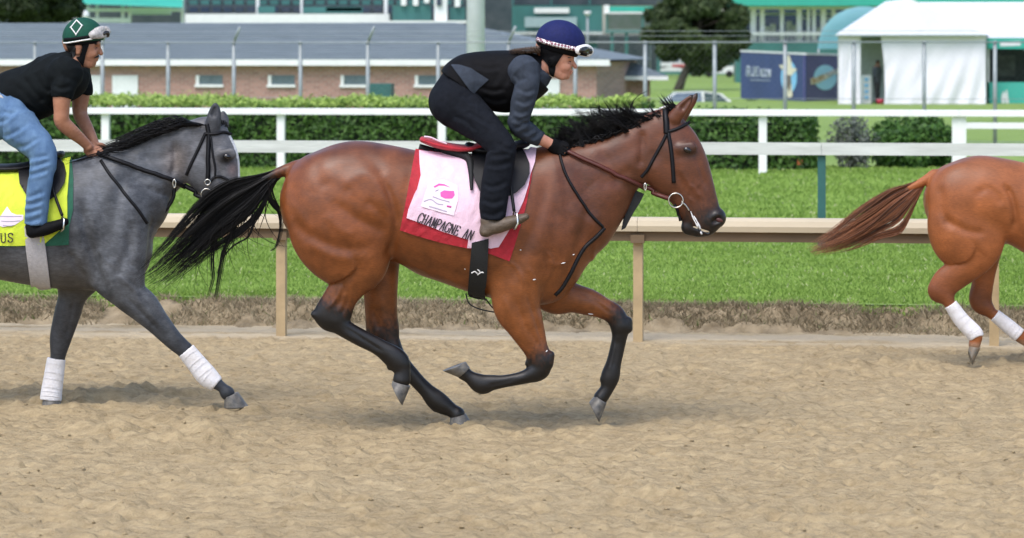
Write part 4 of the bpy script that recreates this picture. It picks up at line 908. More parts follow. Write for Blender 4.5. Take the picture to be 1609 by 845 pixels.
# ================================================================ TACK
M_red = mat('red_cloth', (0.40, 0.012, 0.025), 0.75, 0.15, 25, 0.25, 200, sheen=0.15)
M_pink = mat('pink_cloth', (0.78, 0.55, 0.66), 0.8, 0.08, 14, 0.25, 160, sheen=0.1)
M_pink2 = mat('white_print', (0.80, 0.68, 0.76), 0.8, 0.06, 14)
M_hot = mat('magenta_print', (0.70, 0.10, 0.38), 0.8, 0.1, 14)
M_ink = mat('dark_print', (0.03, 0.022, 0.03), 0.8, 0.1, 14)
M_fade = mat('grey_print', (0.42, 0.38, 0.48), 0.8, 0.1, 14)
M_yel = mat('neon_yellow_cloth', (0.62, 0.74, 0.045), 0.75, 0.08, 14, 0.25, 160, sheen=0.1)
M_grn = mat('green_cloth', (0.012, 0.105, 0.06), 0.75, 0.15, 25, 0.25, 200, sheen=0.1)
M_girth = mat('black_elastic_girth', (0.008, 0.009, 0.010), 0.7, 0.2, 40, 0.3, 260)
M_fleece = mat('pale_girth', (0.50, 0.48, 0.49), 0.9, 0.12, 60, 0.5, 220)
GLY = {'C': [[(.95,.80),(.80,.95),(.50,1),(.2,.9),(.03,.5),(.2,.1),(.5,0),(.8,.06),(.96,.22)], [(.95,.98),(.95,.72)]],
       'H': [[(.18,0),(.18,1)], [(.82,0),(.82,1)], [(.18,.52),(.82,.52)], [(.02,0),(.34,0)], [(.66,0),(.98,0)], [(.02,1),(.34,1)], [(.66,1),(.98,1)]],
       'A': [[(.12,0),(.5,1)], [(.5,1),(.86,0)], [(.26,.36),(.72,.36)], [(0,0),(.26,0)], [(.70,0),(1.02,0)]],
       'M': [[(.14,0),(.14,1)], [(.14,1),(.5,.12)], [(.5,.12),(.86,1)], [(.86,1),(.86,0)], [(0,0),(.3,0)], [(.7,0),(1,0)], [(0,1),(.16,1)], [(.84,1),(1,1)]],
       'P': [[(.2,0),(.2,1)], [(.2,1),(.6,1),(.88,.88),(.9,.66),(.64,.46),(.2,.46)], [(.02,0),(.4,0)], [(.02,1),(.25,1)]],
       'G': [[(.92,.80),(.78,.95),(.50,1),(.2,.9),(.03,.5),(.2,.1),(.5,0),(.78,.05),(.88,.16)], [(.88,.14),(.88,.46)], [(.66,.46),(1,.46)], [(.93,.98),(.93,.74)]],
       'N': [[(.16,0),(.16,1)], [(.16,1),(.84,0)], [(.84,0),(.84,1)], [(.02,0),(.3,0)], [(.0,1),(.2,1)], [(.7,1),(.98,1)]],
       'E': [[(.2,0),(.2,1)], [(.02,1),(.86,1)], [(.2,.52),(.66,.52)], [(.02,0),(.9,0)], [(.86,1),(.86,.8)], [(.9,0),(.9,.24)], [(.66,.64),(.66,.4)]],
       'U': [[(.18,1),(.18,.3),(.3,.06),(.55,0),(.74,.1),(.82,.3),(.82,1)], [(0,1),(.36,1)], [(.68,1),(.96,1)]],
       'S': [[(.84,.76),(.72,.94),(.48,1),(.22,.92),(.16,.72),(.34,.56),(.66,.44),(.84,.28),(.74,.08),(.48,0),(.22,.06),(.12,.24)], [(.84,.98),(.84,.74)], [(.12,.02),(.12,.26)]],
       'B': [[(.2,0),(.2,1)], [(.2,1),(.6,1),(.8,.88),(.8,.66),(.6,.53),(.2,.53)], [(.6,.53),(.86,.42),(.9,.16),(.66,0),(.2,0)]],
       'L': [[(.2,1),(.2,0)], [(.2,0),(.88,0)], [(.88,0),(.88,.2)]], 'O': [[(.5,0),(.16,.12),(.03,.5),(.16,.88),(.5,1),(.84,.88),(.97,.5),(.84,.12),(.5,0)]]}
def lettering(text, x0, y0, x1, y1, hgt, tree, off, d, width, slant=.12, fill=.82, place=None):
    """letters along a baseline given in photo pixels (height in true rows), laid on a surface, as one print"""
    mb = MB(); n = len(text); ux, uy = (x1-x0)/n, (y1-y0)*K/n
    L = math.hypot(ux, uy); dx, dy = ux/L, uy/L
    for i, ch in enumerate(text):
        for pl in GLY.get(ch, []):
            pl = np.array(pl, float)
            c = catmull(pl, 3) if len(pl) > 2 else np.array([pl[0]+(pl[1]-pl[0])*t for t in np.linspace(0, 1, 5)])
            pts = []
            for a, b in c:
                s = i*L+L*(.5-fill/2)+a*L*fill+slant*b*hgt
                pts.append((x0+dx*s+dy*b*hgt, (y0*K+dy*s-dx*b*hgt)/K))
            steep = abs(c[-1][1]-c[0][1]) > abs(c[-1][0]-c[0][0])*.7
            w = width*(1.0 if steep or len(pl) > 2 else .6)
            Wp = [(skin(tree, *q, off, d)[0] if place is None else place(*q)) for q in pts]
            vs_ = []
            for j, p in enumerate(Wp):
                t = Wp[min(j+1, len(Wp)-1)]-Wp[max(j-1, 0)]; u = np.cross(t, [0, 1.0, 0]); u /= np.linalg.norm(u)+1e-9
                vs_ += [p-u*w/2, p+u*w/2]
            mb.add(vs_, [(2*j, 2*j+1, 2*j+3, 2*j+2) for j in range(len(Wp)-1)])
    return mb
def ripple(amp, seed):
    def f(V, V2):
        x = np.array([v.x for v in V2]); y = np.array([v.y for v in V2]); w = vnoise(x*.05+9, y*.05+9, seed+1)*3
        n = vnoise(x*.16+w, y*.07+w, seed); n = (1-2*np.abs(n-.5))**2; V = V.copy(); V[:, 1] -= amp*(n-.3); return V
    return f
# ---- bay's saddle cloth
sc1 = empty('saddle_cloth', P(545, 150, D1), 'red and pale pink saddle cloth lettered CHAMPAGNE AN on the bay horse', 'saddle cloth')
patch('under_cloth', [(487,113),(520,116),(560,118),(600,116),(628,112.5),(625,125),(622,138),(615,160),(606,180),(597,198.5),(575,193),(549,188.8),(515,184),(488,179),(469.5,174.8),(476,152),(482,130)], T1, .007, M_red, sc1, D1, extra=ripple(.008, 61))
patch('top_cloth', [(490.5,116),(520,118),(560,119),(600,114),(612,113),(629.5,114),(627,124),(621.5,133),(619,141),(613,153),(605,164),(596,175),(584,187.5),(575,188.5),(560,186),(557,183),(555,188),(547.5,188),(549,182),(520,176),(500,171),(477,165.5),(479,159),(486,147.5),(489,144),(493,134),(491.5,126)], T1, .015, M_pink, sc1, D1, extra=ripple(.006, 63))
patch('printed_panel', [(503,139),(520,137.5),(536,142),(537,152),(532,164),(515,161),(493,157)], T1, .0195, M_pink2, sc1, D1, rim=False)
patch('printed_rose', [(516,147),(521,145.5),(527,146),(532,146),(533,149),(530,151.5),(522,151.5),(517,150)], T1, .021, M_hot, sc1, D1, 1.5, rim=False)
patch('printed_swoosh', [(508,142.5),(514,140.5),(521,141),(528,143.5),(521,142.2),(514,142),(509,143.6)], T1, .021, M_hot, sc1, D1, 1.5, rim=False)
lp = MB()
for ln in ([(507,150),(516,152),(527,154)], [(497,153.5),(505,152),(512,155),(520,156)], [(503,157),(514,159),(524,161)], [(510,146),(514,145)]):
    strap('', ln, .006, T1, .021, None, None, D1, .0004, 4, False, lp)
lp.build('printed_lines', M_fade, sc1)
strap('printed_date', [(524,157),(529,157.6)], .010, T1, .021, M_hot, sc1, D1, .0004)
lettering('CHAMPAGNE AN', 488.2, 168.2, 552, 182.4, 11.2, T1, .0205, D1, .0066, .12, .92).build('lettering', M_ink, sc1)
pd = Chain(secs([C_(495,106,3.6,0,.12), C_(512,109.6,4.6,0,.145), C_(535,112.4,4.8,0,.15), C_(552,112.6,4.6,0,.15), C_(566,110,4.2,0,.14)], D1), 4); Vp, Qp = sculpt([(pd, .01)], .008)
mesh_obj('rolled_pad', Vp, [Qp], M_red, sc1, True)
strap('pad_edge', [(497,103.8),(505,104.6),(515,107.4),(524,109.3)], .012, None, 0, M_pink, sc1, D1-.13)
# ---- bay's saddle
sd1 = empty('saddle', P(580, 120, D1), 'small black exercise saddle with girth under the rider of the bay', 'saddle', 'exercise saddles')
st = Chain(secs([C_(549,111,5,0,.12), C_(565,114,6,0,.15), C_(590,113.5,6,0,.15), C_(612,109.5,5.5,0,.11), C_(618,108.5,4,0,.08)], D1), 4); Vp, Qp = sculpt([(st, .01)], .008); mesh_obj('seat', Vp, [Qp], M_leather, sd1, True)
patch('flap', [(553,119),(575,113),(600,112),(609,114.5),(616,120),(620.3,127),(620,134),(614,142),(604,147.5),(596,150),(575,152),(563,148),(556,139),(553,129)], T1, .036, M_leather, sd1, D1)
strap('surcingle', [(490.5,112.6),(505,115.2),(522,118.6),(540,121.6),(549,124.2),(551.5,131),(552.5,146)], [.052,.052,.050,.046,.036,.016], T1, .034, M_girth, sd1, D1, .008)
gi = patch('girth', [(553,184),(572.5,181),(571.5,200),(569.8,227.6),(560,227.6),(549,225.5),(550.5,205)], T1, .024, M_girth, sd1, D1)
lg = MB(); [strap('', ln, .006, T1, .027, None, None, D1, .0005, 4, False, lg) for ln in ([(553,205.5),(557,204.5),(560,206)], [(560,203),(563,205),(560,207)], [(562,206),(565,205),(567,205.5)])]; lg.build('girth_emblem', M_white, gi)
for ln in ([(546,223),(549,230),(558,234),(572,236.5),(588,238)], [(569,227),(576,233),(583,237)]):
    MB().tube([P(x, y, D1-.10) for x, y in catmull(ln, 4)], .004, 6).build('elastic_loop', M_girth, sd1, True)
for s_ in (-1, 1):
    yo = s_*.345; lp = [(602.5,160.5,yo-.0),(606,163,yo-s_*-.045),(607,170,yo+s_*.052),(604,173.5,yo+s_*.05),(603,174.5,yo),(602,173.5,yo-s_*.05),(601,170,yo-s_*.052),(601.5,163,yo-s_*.045),(602.5,160.5,yo)]
    MB().tube([P(x, y, D1+q) for x, y, q in lp], .0055, 8).build('stirrup', M_metal, sd1, True)
    strap('stirrup_leather', [(592,122),(598,140),(602.5,160.5)], .018, None, 0, M_leather, sd1, D1+s_*.30, dep=[D1+s_*.26, D1+s_*.30, D1+yo])
# ---- bay's bridle
br1 = empty('bridle', P(790, 120, D1), 'black bridle with ring bit and oxblood reins on the bay horse', 'bridle', 'racing bridles')
strap('crown_pad', [(773,83.6),(777,81.6),(782,81.4),(786.5,83.2)], .014, T1, .006, M_white, br1, D1)
strap('cheekpiece', [(779.5,82.5),(780.5,92),(781,101.5)], .034, T1, .007, M_leather, br1, D1, .007)
strap('cheekpiece', [(783,101),(786,112),(788,124),(789.5,139)], .022, T1, .006, M_leather, br1, D1, .005)
strap('throat_lash', [(781,102),(775,110),(766,120.5),(759,129),(751,134.5)], .018, T1, .006, M_leather, br1, D1, .005)
strap('browband', [(783,100),(791,98.6),(801,95.6),(809,92.4)], .018, T1, .007, M_leather, br1, D1, .005)
bx, by = 793, 151.2; rp = skin(T1, bx, by, .02, D1)[0]
MB().tube([rp+np.array([.040*math.cos(a), 0, .040*math.sin(a)]) for a in np.linspace(0, 2*math.pi, 25)], .0042, 6, False).build('bit_ring', M_metal, br1, True)
MB().tube([P(789, 138.2, rp[1]-.004)+np.array([.014*math.cos(a), 0, .016*math.sin(a)]) for a in np.linspace(0, 2*math.pi, 13)], .0035, 6, False).build('buckle', M_metal, br1, True)
strap('chin_strap', [(791,155),(795,160),(797.5,168)], .018, T1, .006, M_leather, br1, D1)
strap('mouthpiece', [(799,153),(804,156),(808,160)], .012, T1, .006, M_metal, br1, D1)
rr = strap('rein', [(786,149.5),(770,145.5),(752,140.8),(730,135),(705,127.8),(682,121.5),(661,115.5)], .026, T1, .02, M_brownl, br1, D1, .008); rr['label'] = 'oxblood rubber grip rein'
MB().tube([P(756, 142, D1-.12)+np.array([.006*math.cos(a), -.01, .020*math.sin(a)]) for a in np.linspace(0, 2*math.pi, 13)], .004, 6, False).build('martingale_ring', M_metal, br1, True)
strap('rein', [(786,149.5),(770,145.5),(752,140.8),(730,134.5),(705,127),(682,120.5),(664,114.5)], .026, None, 0, M_brownl, br1, D1+.13, .008)
bb = [(737,142.4),(755,147.3),(750,154),(744,160),(738,167),(733,173.5),(728,175),(732,165),(735,155)]
fb = MB(); n_ = len(bb); fb.add([P(x, y, D1-.02) for x, y in bb]+[P(x, y, D1-.012) for x, y in bb]); fb.q += [(i, (i+1) % n_, n_+(i+1) % n_, n_+i) for i in range(n_)]
for k_ in range(1, n_-1): fb.t += [(0, k_, k_+1), (n_, n_+k_+1, n_+k_)]
fb.build('martingale_bib', M_girth, br1)
strap('neck_strap', [(655,116),(660,128),(667,138),(678,150),(692,163),(706,172.5)], .016, T1, .007, M_leather, br1, D1, .005)
strap('breast_strap', [(708,173),(698,180),(686,187),(677,196),(668,208),(658,218.5),(650,224)], .022, T1, .006, M_leather, br1, D1, .005)
for ln in ([(706,171),(711,174.5)], [(704,173.5),(712,178)]): strap('buckle', ln, .012, None, 0, M_leather, br1, D1-.02, .006)

# ---- grey's saddle cloth, saddle, bridle
sc2 = empty('saddle_cloth', P(30, 155, D2), 'neon yellow saddle cloth ending in US with green border on the grey horse', 'saddle cloth')
patch('under_cloth', [(-60,128),(0,129),(40,127),(84,120),(86,136),(85.5,160),(81,172),(80.5,186),(50,187),(0,187.5),(-60,187)], T2, .007, M_grn, sc2, D2)
patch('top_cloth', [(-58,130),(-20,131.5),(20,131),(50,127),(72,121),(82.5,119),(81.5,132),(79,150),(79,166),(72,174),(60,181),(51.5,185.5),(20,186.5),(-58,185.5)], T2, .015, M_yel, sc2, D2, extra=ripple(.007, 65))
patch('printed_panel', [(0,166),(4,162),(9,157.5),(14,162),(20,163.5),(28,163.5),(28,167),(18,171),(4,172.5),(-6,170)], T2, .0195, M_pink2, sc2, D2, 2.0, rim=False)
lp = MB(); [strap('', ln, .005, T2, .021, None, None, D2, .0004, 4, False, lp) for ln in ([(0,164.5),(12,164.8),(26,164.6)], [(2,168),(12,168.4),(24,167.8)], [(4,171.2),(12,171.6),(16,171.2)])]; lp.build('printed_lines', M_fade, sc2)
lettering('US', .5, 183.8, 17.5, 183.4, 10, T2, .0205, D2, .0065, 0, .86).build('lettering', M_ink, sc2)
sd2 = empty('saddle', P(45, 125, D2), 'black exercise saddle with pale girth under the rider of the grey', 'saddle', 'exercise saddles')
st = Chain(secs([C_(-28,124,4.5,0,.12), C_(-10,127.5,5,0,.16), C_(30,127,6,0,.16), C_(60,120,6,0,.13), C_(72,117,4,0,.09)], D2), 4); Vp, Qp = sculpt([(st, .01)], .008); mesh_obj('seat', Vp, [Qp], M_leather, sd2, True)
patch('flap', [(22,131),(40,127),(62,124),(70,124),(76,128),(78.3,134),(76.5,141),(70,147),(62,152),(50,156),(34,152),(24,142)], T2, .036, M_leather, sd2, D2)
strap('pad_edge', [(-30,129.5),(-8,130.4),(12,130.2),(26,127.5),(34,125.5)], .022, T2, .016, mat('grey_pad', (.3,.3,.3), .8), sd2, D2, .006)
patch('girth', [(29,172),(50,172),(54,190),(60,219.8),(48,220.8),(37,216.5),(31,190)], T2, .018, M_fleece, sd2, D2)
for s_ in (-1, 1):
    yo = s_*.345; lp = [(73,164,yo),(75,167,yo+s_*.045),(74.5,174,yo+s_*.05),(71.5,176,yo),(70,174,yo-s_*.05),(72,167,yo-s_*.045),(73,164,yo)]
    MB().tube([P(x, y, D2+q) for x, y, q in lp], .0055, 8).build('stirrup', M_metal, sd2, True)
    strap('stirrup_leather', [(56,132),(64,148),(73,164)], .018, None, 0, M_leather, sd2, D2+s_*.30, dep=[D2+s_*.26, D2+s_*.30, D2+yo])
br2 = empty('bridle', P(245, 125, D2), 'black bridle and plain black reins on the grey horse', 'bridle', 'racing bridles')
strap('cheekpiece', [(243,94),(244.5,102),(244,118),(243.5,137)], .026, T2, .006, M_leather, br2, D2, .005)
strap('throat_lash', [(241,101),(234,111),(226,122),(218.5,133)], .018, T2, .006, M_leather, br2, D2, .005)
strap('browband', [(240,101.8),(251,101.6),(262,100.6),(270.5,102.5)], .018, T2, .007, M_leather, br2, D2, .005)
strap('noseband', [(247,104),(249,116),(252,127),(252.5,134)], .012, T2, .006, M_leather, br2, D2, .005)
strap('noseband', [(246,138),(252,134.5),(260,134.5),(268,137),(276,141)], .016, T2, .006, M_leather, br2, D2, .005)
for x_, y_, r_ in ((243.5,138,.016),(243,146.5,.032)):
    rp = skin(T2, x_, y_, .016, D2)[0]; MB().tube([rp+np.array([r_*math.cos(a), 0, r_*math.sin(a)]) for a in np.linspace(0, 2*math.pi, 21)], .0038, 6, False).build('bit_ring', M_metal, br2, True)
strap('rein', [(240.5,149),(228,145),(214,140.5),(196,135.5),(175,131),(150,126),(130,121.5),(115,118)], .026, T2, .02, M_leather, br2, D2, .008)
strap('rein', [(240.5,149),(228,145),(214,140),(196,134.5),(175,129.5),(150,124.5),(130,119.5),(117,115.5)], .026, None, 0, M_leather, br2, D2+.13, .008)
MB().tube([P(204.5, 139.5, D2-.12)+np.array([.008*math.cos(a), -.01, .024*math.sin(a)]) for a in np.linspace(0, 2*math.pi, 13)], .0045, 6, False).build('martingale_ring', M_metal, br2, True)
strap('martingale', [(204.5,142),(203,150),(196,158),(186,165),(173,171)], .022, None, 0, M_leather, br2, D2-.05, .005)
strap('neck_strap', [(118,122),(128,132),(140,142),(150,150.5),(162,160),(172,170)], .018, T2, .006, M_leather, br2, D2, .005)
# ================================================================ THE PLACE
ZT = 0.18                                                      # height of the turf above the dirt
M_dirt = None
def dirt_material():
    m, n, l, b = new_mat('harrowed_dirt')
    tc = n.new('ShaderNodeTexCoord')
    def nz(scale, det=5, st=(1, 1, 1)):
        mp = n.new('ShaderNodeMapping'); mp.inputs['Scale'].default_value = st; l.new(tc.outputs['Object'], mp.inputs[0])
        t = n.new('ShaderNodeTexNoise'); t.inputs['Scale'].default_value = scale; t.inputs['Detail'].default_value = det; t.inputs['Roughness'].default_value = .65; l.new(mp.outputs[0], t.inputs['Vector']); return t.outputs[0]
    def ramp(src, p0, p1, c0, c1):
        r = n.new('ShaderNodeValToRGB'); r.color_ramp.elements[0].position = p0; r.color_ramp.elements[1].position = p1
        r.color_ramp.elements[0].color = (*c0, 1); r.color_ramp.elements[1].color = (*c1, 1); l.new(src, r.inputs[0]); return r.outputs[0]
    def mix(f, a, b_, mode='MIX'):
        x = n.new('ShaderNodeMix'); x.data_type = 'RGBA'; x.blend_type = mode
        if hasattr(f, 'links'): l.new(f, x.inputs[0])
        else: x.inputs[0].default_value = f
        l.new(a, x.inputs[6]); l.new(b_, x.inputs[7]); return x.outputs[2]
    c = ramp(nz(13, 6, (.45, 1, 1)), .34, .60, (0.180, 0.130, 0.070), (0.425, 0.330, 0.195))       # darker and lighter blotches of dirt
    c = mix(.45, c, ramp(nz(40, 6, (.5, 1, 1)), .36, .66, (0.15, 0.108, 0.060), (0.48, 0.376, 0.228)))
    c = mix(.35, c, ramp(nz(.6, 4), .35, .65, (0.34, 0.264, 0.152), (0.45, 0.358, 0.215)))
    at = n.new('ShaderNodeVertexColor'); at.layer_name = 'col'
    rg = n.new('ShaderNodeRGB'); rg.outputs[0].default_value = (0.50, 0.42, 0.30, 1)
    sp = n.new('ShaderNodeSeparateColor'); l.new(at.outputs[0], sp.inputs[0])
    c = mix(sp.outputs[0], c, rg.outputs[0])
    l.new(c, b.inputs['Base Color']); b.inputs['Roughness'].default_value = .95; b.inputs['Specular IOR Level'].default_value = .1
    bp = n.new('ShaderNodeBump'); bp.inputs['Strength'].default_value = .9; bp.inputs['Distance'].default_value = .012
    l.new(nz(60, 6), bp.inputs['Height']); l.new(bp.outputs[0], b.inputs['Normal']); return m
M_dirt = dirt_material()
def grid_mesh(name, A, B, zf, mt, cf=None, kind='structure'):
    X, Y = np.meshgrid(A, B, indexing='ij'); z = zf(X, Y); V = WA(np.stack([X.ravel(), Y.ravel(), z.ravel()], 1))
    na, nb = len(A), len(B); i = np.arange(na-1)[:, None]*nb+np.arange(nb-1)[None, :]; q = np.stack([i, i+nb, i+nb+1, i+1], -1).reshape(-1, 4)
    c = None
    if cf is not None: v = cf(X, Y).ravel(); c = np.stack([v, v, v], 1)
    o = mesh_obj(name, V, [q], mt, None, True, c); o['kind'] = kind; return o
HOOFS = [(P(x, y, 1)[0:1], x, y) for x, y in ()]
def ground_pt(x, y, z=0.0):
    d = FPX*(CAMH-z)/(y*K-HOR); p = P(x, y, d); return p[0]*CT-p[1]*ST, p[0]*ST+p[1]*CT
PITS = [(*ground_pt(x, y), r, h) for x, y, r, h in ((175,327,.22,.045),(190,332,.16,.04),(100,300,.2,.04),(120,307,.22,.03),(1010,283,.2,.035),(1050,281,.16,.03),(560,352,.16,.03),(900,330,.15,.025),(300,372,.2,.03),(760,380,.16,.03),(640,300,.12,.02),(430,340,.15,.02),(1130,350,.16,.025),(60,390,.2,.03),(980,390,.18,.03),(62,308,.10,-.05),(541,326.5,.10,.035),(560,329,.08,-.03),(278,312,.09,.03),(296,313,.07,-.025),(60,313,.12,.03))]
for i_ in range(110):
    b_ = 13+9.5*rng.random(); PITS.append((-b_*.146+(rng.random()-.5)*b_*.36, b_, .05+.05*rng.random(), .012+.016*rng.random()))
def track_z(X, Y):
    wv = vnoise(X*5, Y*5, 22)
    z = (vnoise(X*6+30, Y*7+10, 1)-.5)*.012+(vnoise(X*8+9+wv, Y*16+3, 2)-.5)*.011+(vnoise(X*15, Y*30+wv, 3)-.5)*.014+(vnoise(X*.7+wv*.3, Y*13+X*.4, 24)-.5)*.010+(vnoise(X*33, Y*48, 21)-.5)*.019+(vnoise(X*.8+5, Y*1.0, 4)-.5)*.025
    cl = vnoise(X*14+77, Y*17+31, 5); z += np.clip(cl-.72, 0, 1)*.10-np.clip(.25-cl, 0, 1)*.22                         # clods and pockets
    for a, b, r, h in PITS:
        if X.shape[1] > 1:
            i0, i1 = np.searchsorted(X[:, 0], (a-r*4, a+r*4)); j0, j1 = np.searchsorted(Y[0], (b-r*3, b+r*3)); w_ = (slice(i0, i1), slice(j0, j1))
        else: w_ = (slice(None), slice(None))
        x_, y_ = X[w_], Y[w_]
        q = ((x_-a)/(r*1.5))**2+((y_-b)/r)**2; z[w_] += -h*np.exp(-q*2.5)+h*.9*np.exp(-((np.sqrt(q)-1.15)/.35)**2)*(1+.8*(vnoise(x_*20, y_*20, 6)-.5))
    f = np.clip((23.5-Y)/.6, 0.35, 1); return z*f
pale = lambda X, Y: np.clip((Y-22.95)/.35, 0, 1)*np.clip(1.5*vnoise(X*1.1, Y*6, 8)-.25+.4*vnoise(X*7, Y*9, 28), 0, .7)
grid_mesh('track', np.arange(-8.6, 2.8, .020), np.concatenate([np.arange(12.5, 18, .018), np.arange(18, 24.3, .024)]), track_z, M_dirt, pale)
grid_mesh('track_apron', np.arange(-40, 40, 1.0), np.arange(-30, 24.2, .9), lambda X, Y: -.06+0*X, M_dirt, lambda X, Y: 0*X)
r_ = np.random.default_rng(77); cl_ = MB(); base_ = [(-1,-.6,-.4),(1,-.5,-.5),(.2,1,-.4),(-.1,.1,1),(.7,.5,.5),(-.7,.5,.4)]; tri_ = [(0,1,3),(1,4,3),(1,2,4),(2,5,4),(2,0,5),(0,3,5),(3,4,5),(0,2,1)]
cb = 12.8+10*r_.random(2600)**1.1; ca_ = -cb*.146+(r_.random(2600)-.5)*cb*.36; cz = track_z(ca_[:, None], cb[:, None])[:, 0]
for a_, b_, z_ in list(zip(ca_, cb, cz))[:1300]:                             # loose crumbs of dirt
    s_ = .004+.008*r_.random()**2.5; g_ = r_.random()*6.28; j_ = .7+.6*r_.random((6, 3))
    cl_.add([W(a_+s_*1.3*(p[0]*math.cos(g_)-p[1]*math.sin(g_))*j[0], b_+s_*(p[0]*math.sin(g_)+p[1]*math.cos(g_))*j[1], z_+s_*.35+s_*.7*p[2]*j[2]) for p, j in zip(base_, j_)], [], tri_)
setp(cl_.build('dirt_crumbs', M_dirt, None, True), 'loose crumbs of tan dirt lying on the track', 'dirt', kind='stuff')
# ---- bank between dirt and turf
M_bank = mat('dry_bank', (0.17, 0.13, 0.08), .95, .3, 6, .8, 30, c2=(0.36, 0.29, 0.19), spec=.1)
def bank_z(X, Y):
    t = np.clip((Y-23.97-.22*(vnoise(X*1.3, Y*0, 7)-.5)-.10*(vnoise(X*5, Y*0, 27)-.5))/.5, 0, 1); s = t*t*(3-2*t)
    return -.02+s*ZT+(vnoise(X*7, Y*9, 8)-.5)*.12*np.sin(np.clip(t, 0, 1)*math.pi)**.5+(vnoise(X*25, Y*25, 9)-.5)*.025*(t > 0)*(t < 1)
grid_mesh('bank', np.arange(-9.5, 4.5, .03), np.arange(23.8, 24.75, .025), bank_z, M_bank)
# ---- grass land to the horizon
def gcol(name, ca, cb, cc):
    m, n, l, b = new_mat(name); tc = n.new('ShaderNodeTexCoord'); mp = n.new('ShaderNodeMapping'); mp.inputs['Rotation'].default_value = (0, 0, TH); mp.inputs['Scale'].default_value = (.35, 1.6, 1)
    l.new(tc.outputs['Object'], mp.inputs[0]); t = n.new('ShaderNodeTexNoise'); t.inputs['Scale'].default_value = .9; t.inputs['Detail'].default_value = 8; l.new(mp.outputs[0], t.inputs['Vector'])
    r = n.new('ShaderNodeValToRGB'); e = r.color_ramp.elements; e[0].position = .3; e[1].position = .7; e[0].color = (*ca, 1); e[1].color = (*cc, 1); k = e.new(.5); k.color = (*cb, 1)
    l.new(t.outputs[0], r.inputs[0]); l.new(r.outputs[0], b.inputs['Base Color']); b.inputs['Roughness'].default_value = .9; b.inputs['Specular IOR Level'].default_value = .15
    t2 = n.new('ShaderNodeTexNoise'); t2.inputs['Scale'].default_value = 40; l.new(tc.outputs['Object'], t2.inputs['Vector']); bp = n.new('ShaderNodeBump'); bp.inputs['Strength'].default_value = .6; bp.inputs['Distance'].default_value = .03; l.new(t2.outputs[0], bp.inputs['Height']); l.new(bp.outputs[0], b.inputs['Normal']); return m
M_turf = gcol('turf', (0.155, 0.235, 0.055), (0.20, 0.295, 0.075), (0.26, 0.345, 0.105))
def land_z(X, Y):
    p = WA(np.stack([X.ravel(), Y.ravel(), 0*X.ravel()], 1)); px = (600+p[:, 0]*FPX/np.maximum(p[:, 1], 1)).reshape(X.shape); d = p[:, 1].reshape(X.shape)
    s = lambda a, b, v: (lambda t: t*t*(3-2*t))(np.clip((v-a)/(b-a), 0, 1))
    dip = s(70, 80, d)*(1-s(112, 130, d))*(1-s(745, 768, px))
    dip2 = s(124, 128, d)*(1-s(146, 152, d))*s(755, 765, px)*(1-s(860, 875, px))
    return ZT-.95*dip-1.25*dip2
grid_mesh('ground', np.concatenate([np.arange(-900, -60, 60), np.arange(-60, 40, .8), np.arange(40, 900, 60)]), np.concatenate([np.arange(24.6, 160, 1.2), np.arange(160, 1800, 60)]), land_z, M_turf)
def blades(name, n, b0, b1, hw, h, wd, mt, zc, seed, lean=.5, spread=None, cols=None):
    r = np.random.default_rng(seed); b = b0+(b1-b0)*r.random(n)**1.3; dd = b
    a = (r.random(n)-.5)*2*(dd*hw)-b*.146
    if spread is not None: a, b = spread(r, n)
    pos = np.stack([a, b, zc(a, b)], 1); P0 = WA(pos)
    ang = r.random(n)*6.283; ht = h*(.5+r.random(n)); ww = wd*(.6+.8*r.random(n))
    dx = np.stack([np.cos(ang)*ww, np.sin(ang)*ww*.4, 0*ang], 1); ln = np.stack([r.normal(0, lean, n)*ht, r.normal(0, lean, n)*ht, ht], 1)
    V = np.stack([P0-dx, P0+dx, P0+ln], 1).reshape(-1, 3); T = np.arange(3*n).reshape(-1, 3)
    ca, cb, cc = (np.array(c) for c in cols)
    k = vnoise(a*.5+40, b*2.2+9, seed+3)*.65+.35*r.random(n); k = np.clip(k*1.4-.2, 0, 1)[:, None]; C = ca*(1-k)+cb*k
    m = r.random(n) < .025; C[m] = cc; C = np.repeat(C, 3, 0); C[2::3] *= 1.15
    o = mesh_obj(name, V, [T], mt, None, False, C); o['kind'] = 'stuff'; return o
M_blade = mat('grass_blade', (0,0,0), .6, .1, 3, attr=True, spec=.1, transl=.3)
GC = ((0.175, 0.270, 0.052), (0.245, 0.36, 0.085), (0.40, 0.43, 0.22))
setp(blades('turf_grass', 150000, 24.45, 34, .20, .024, .011, M_blade, lambda a, b: bank_z(a, b)*(b < 24.7)+ZT*(b >= 24.7), 5, cols=GC), 'short bright green turf grass beyond the tan rail', 'grass')
setp(blades('far_turf_grass', 110000, 34, 54, .19, .036, .024, M_blade, lambda a, b: ZT+0*a, 6, cols=GC), 'bright green turf grass under the white rails', 'grass')
def bank_spread(r, n):
    a = r.random(n)*13-9; b = 24.08+.42*r.random(n)**.8; k = vnoise(a*3, b*3, 17)
    return a[k > .22], b[k > .22]
r_ = np.random.default_rng(3); n_ = 26000; sa, sb = bank_spread(r_, n_)
setp(blades('bank_grass', len(sa), 0, 0, 0, .045, .006, M_blade, bank_z, 9, .9, lambda r, n: (sa, sb), ((0.17, 0.135, 0.08), (0.36, 0.30, 0.20), (0.16, 0.21, 0.07))), 'dry brown grass on the low bank beside the track', 'grass')

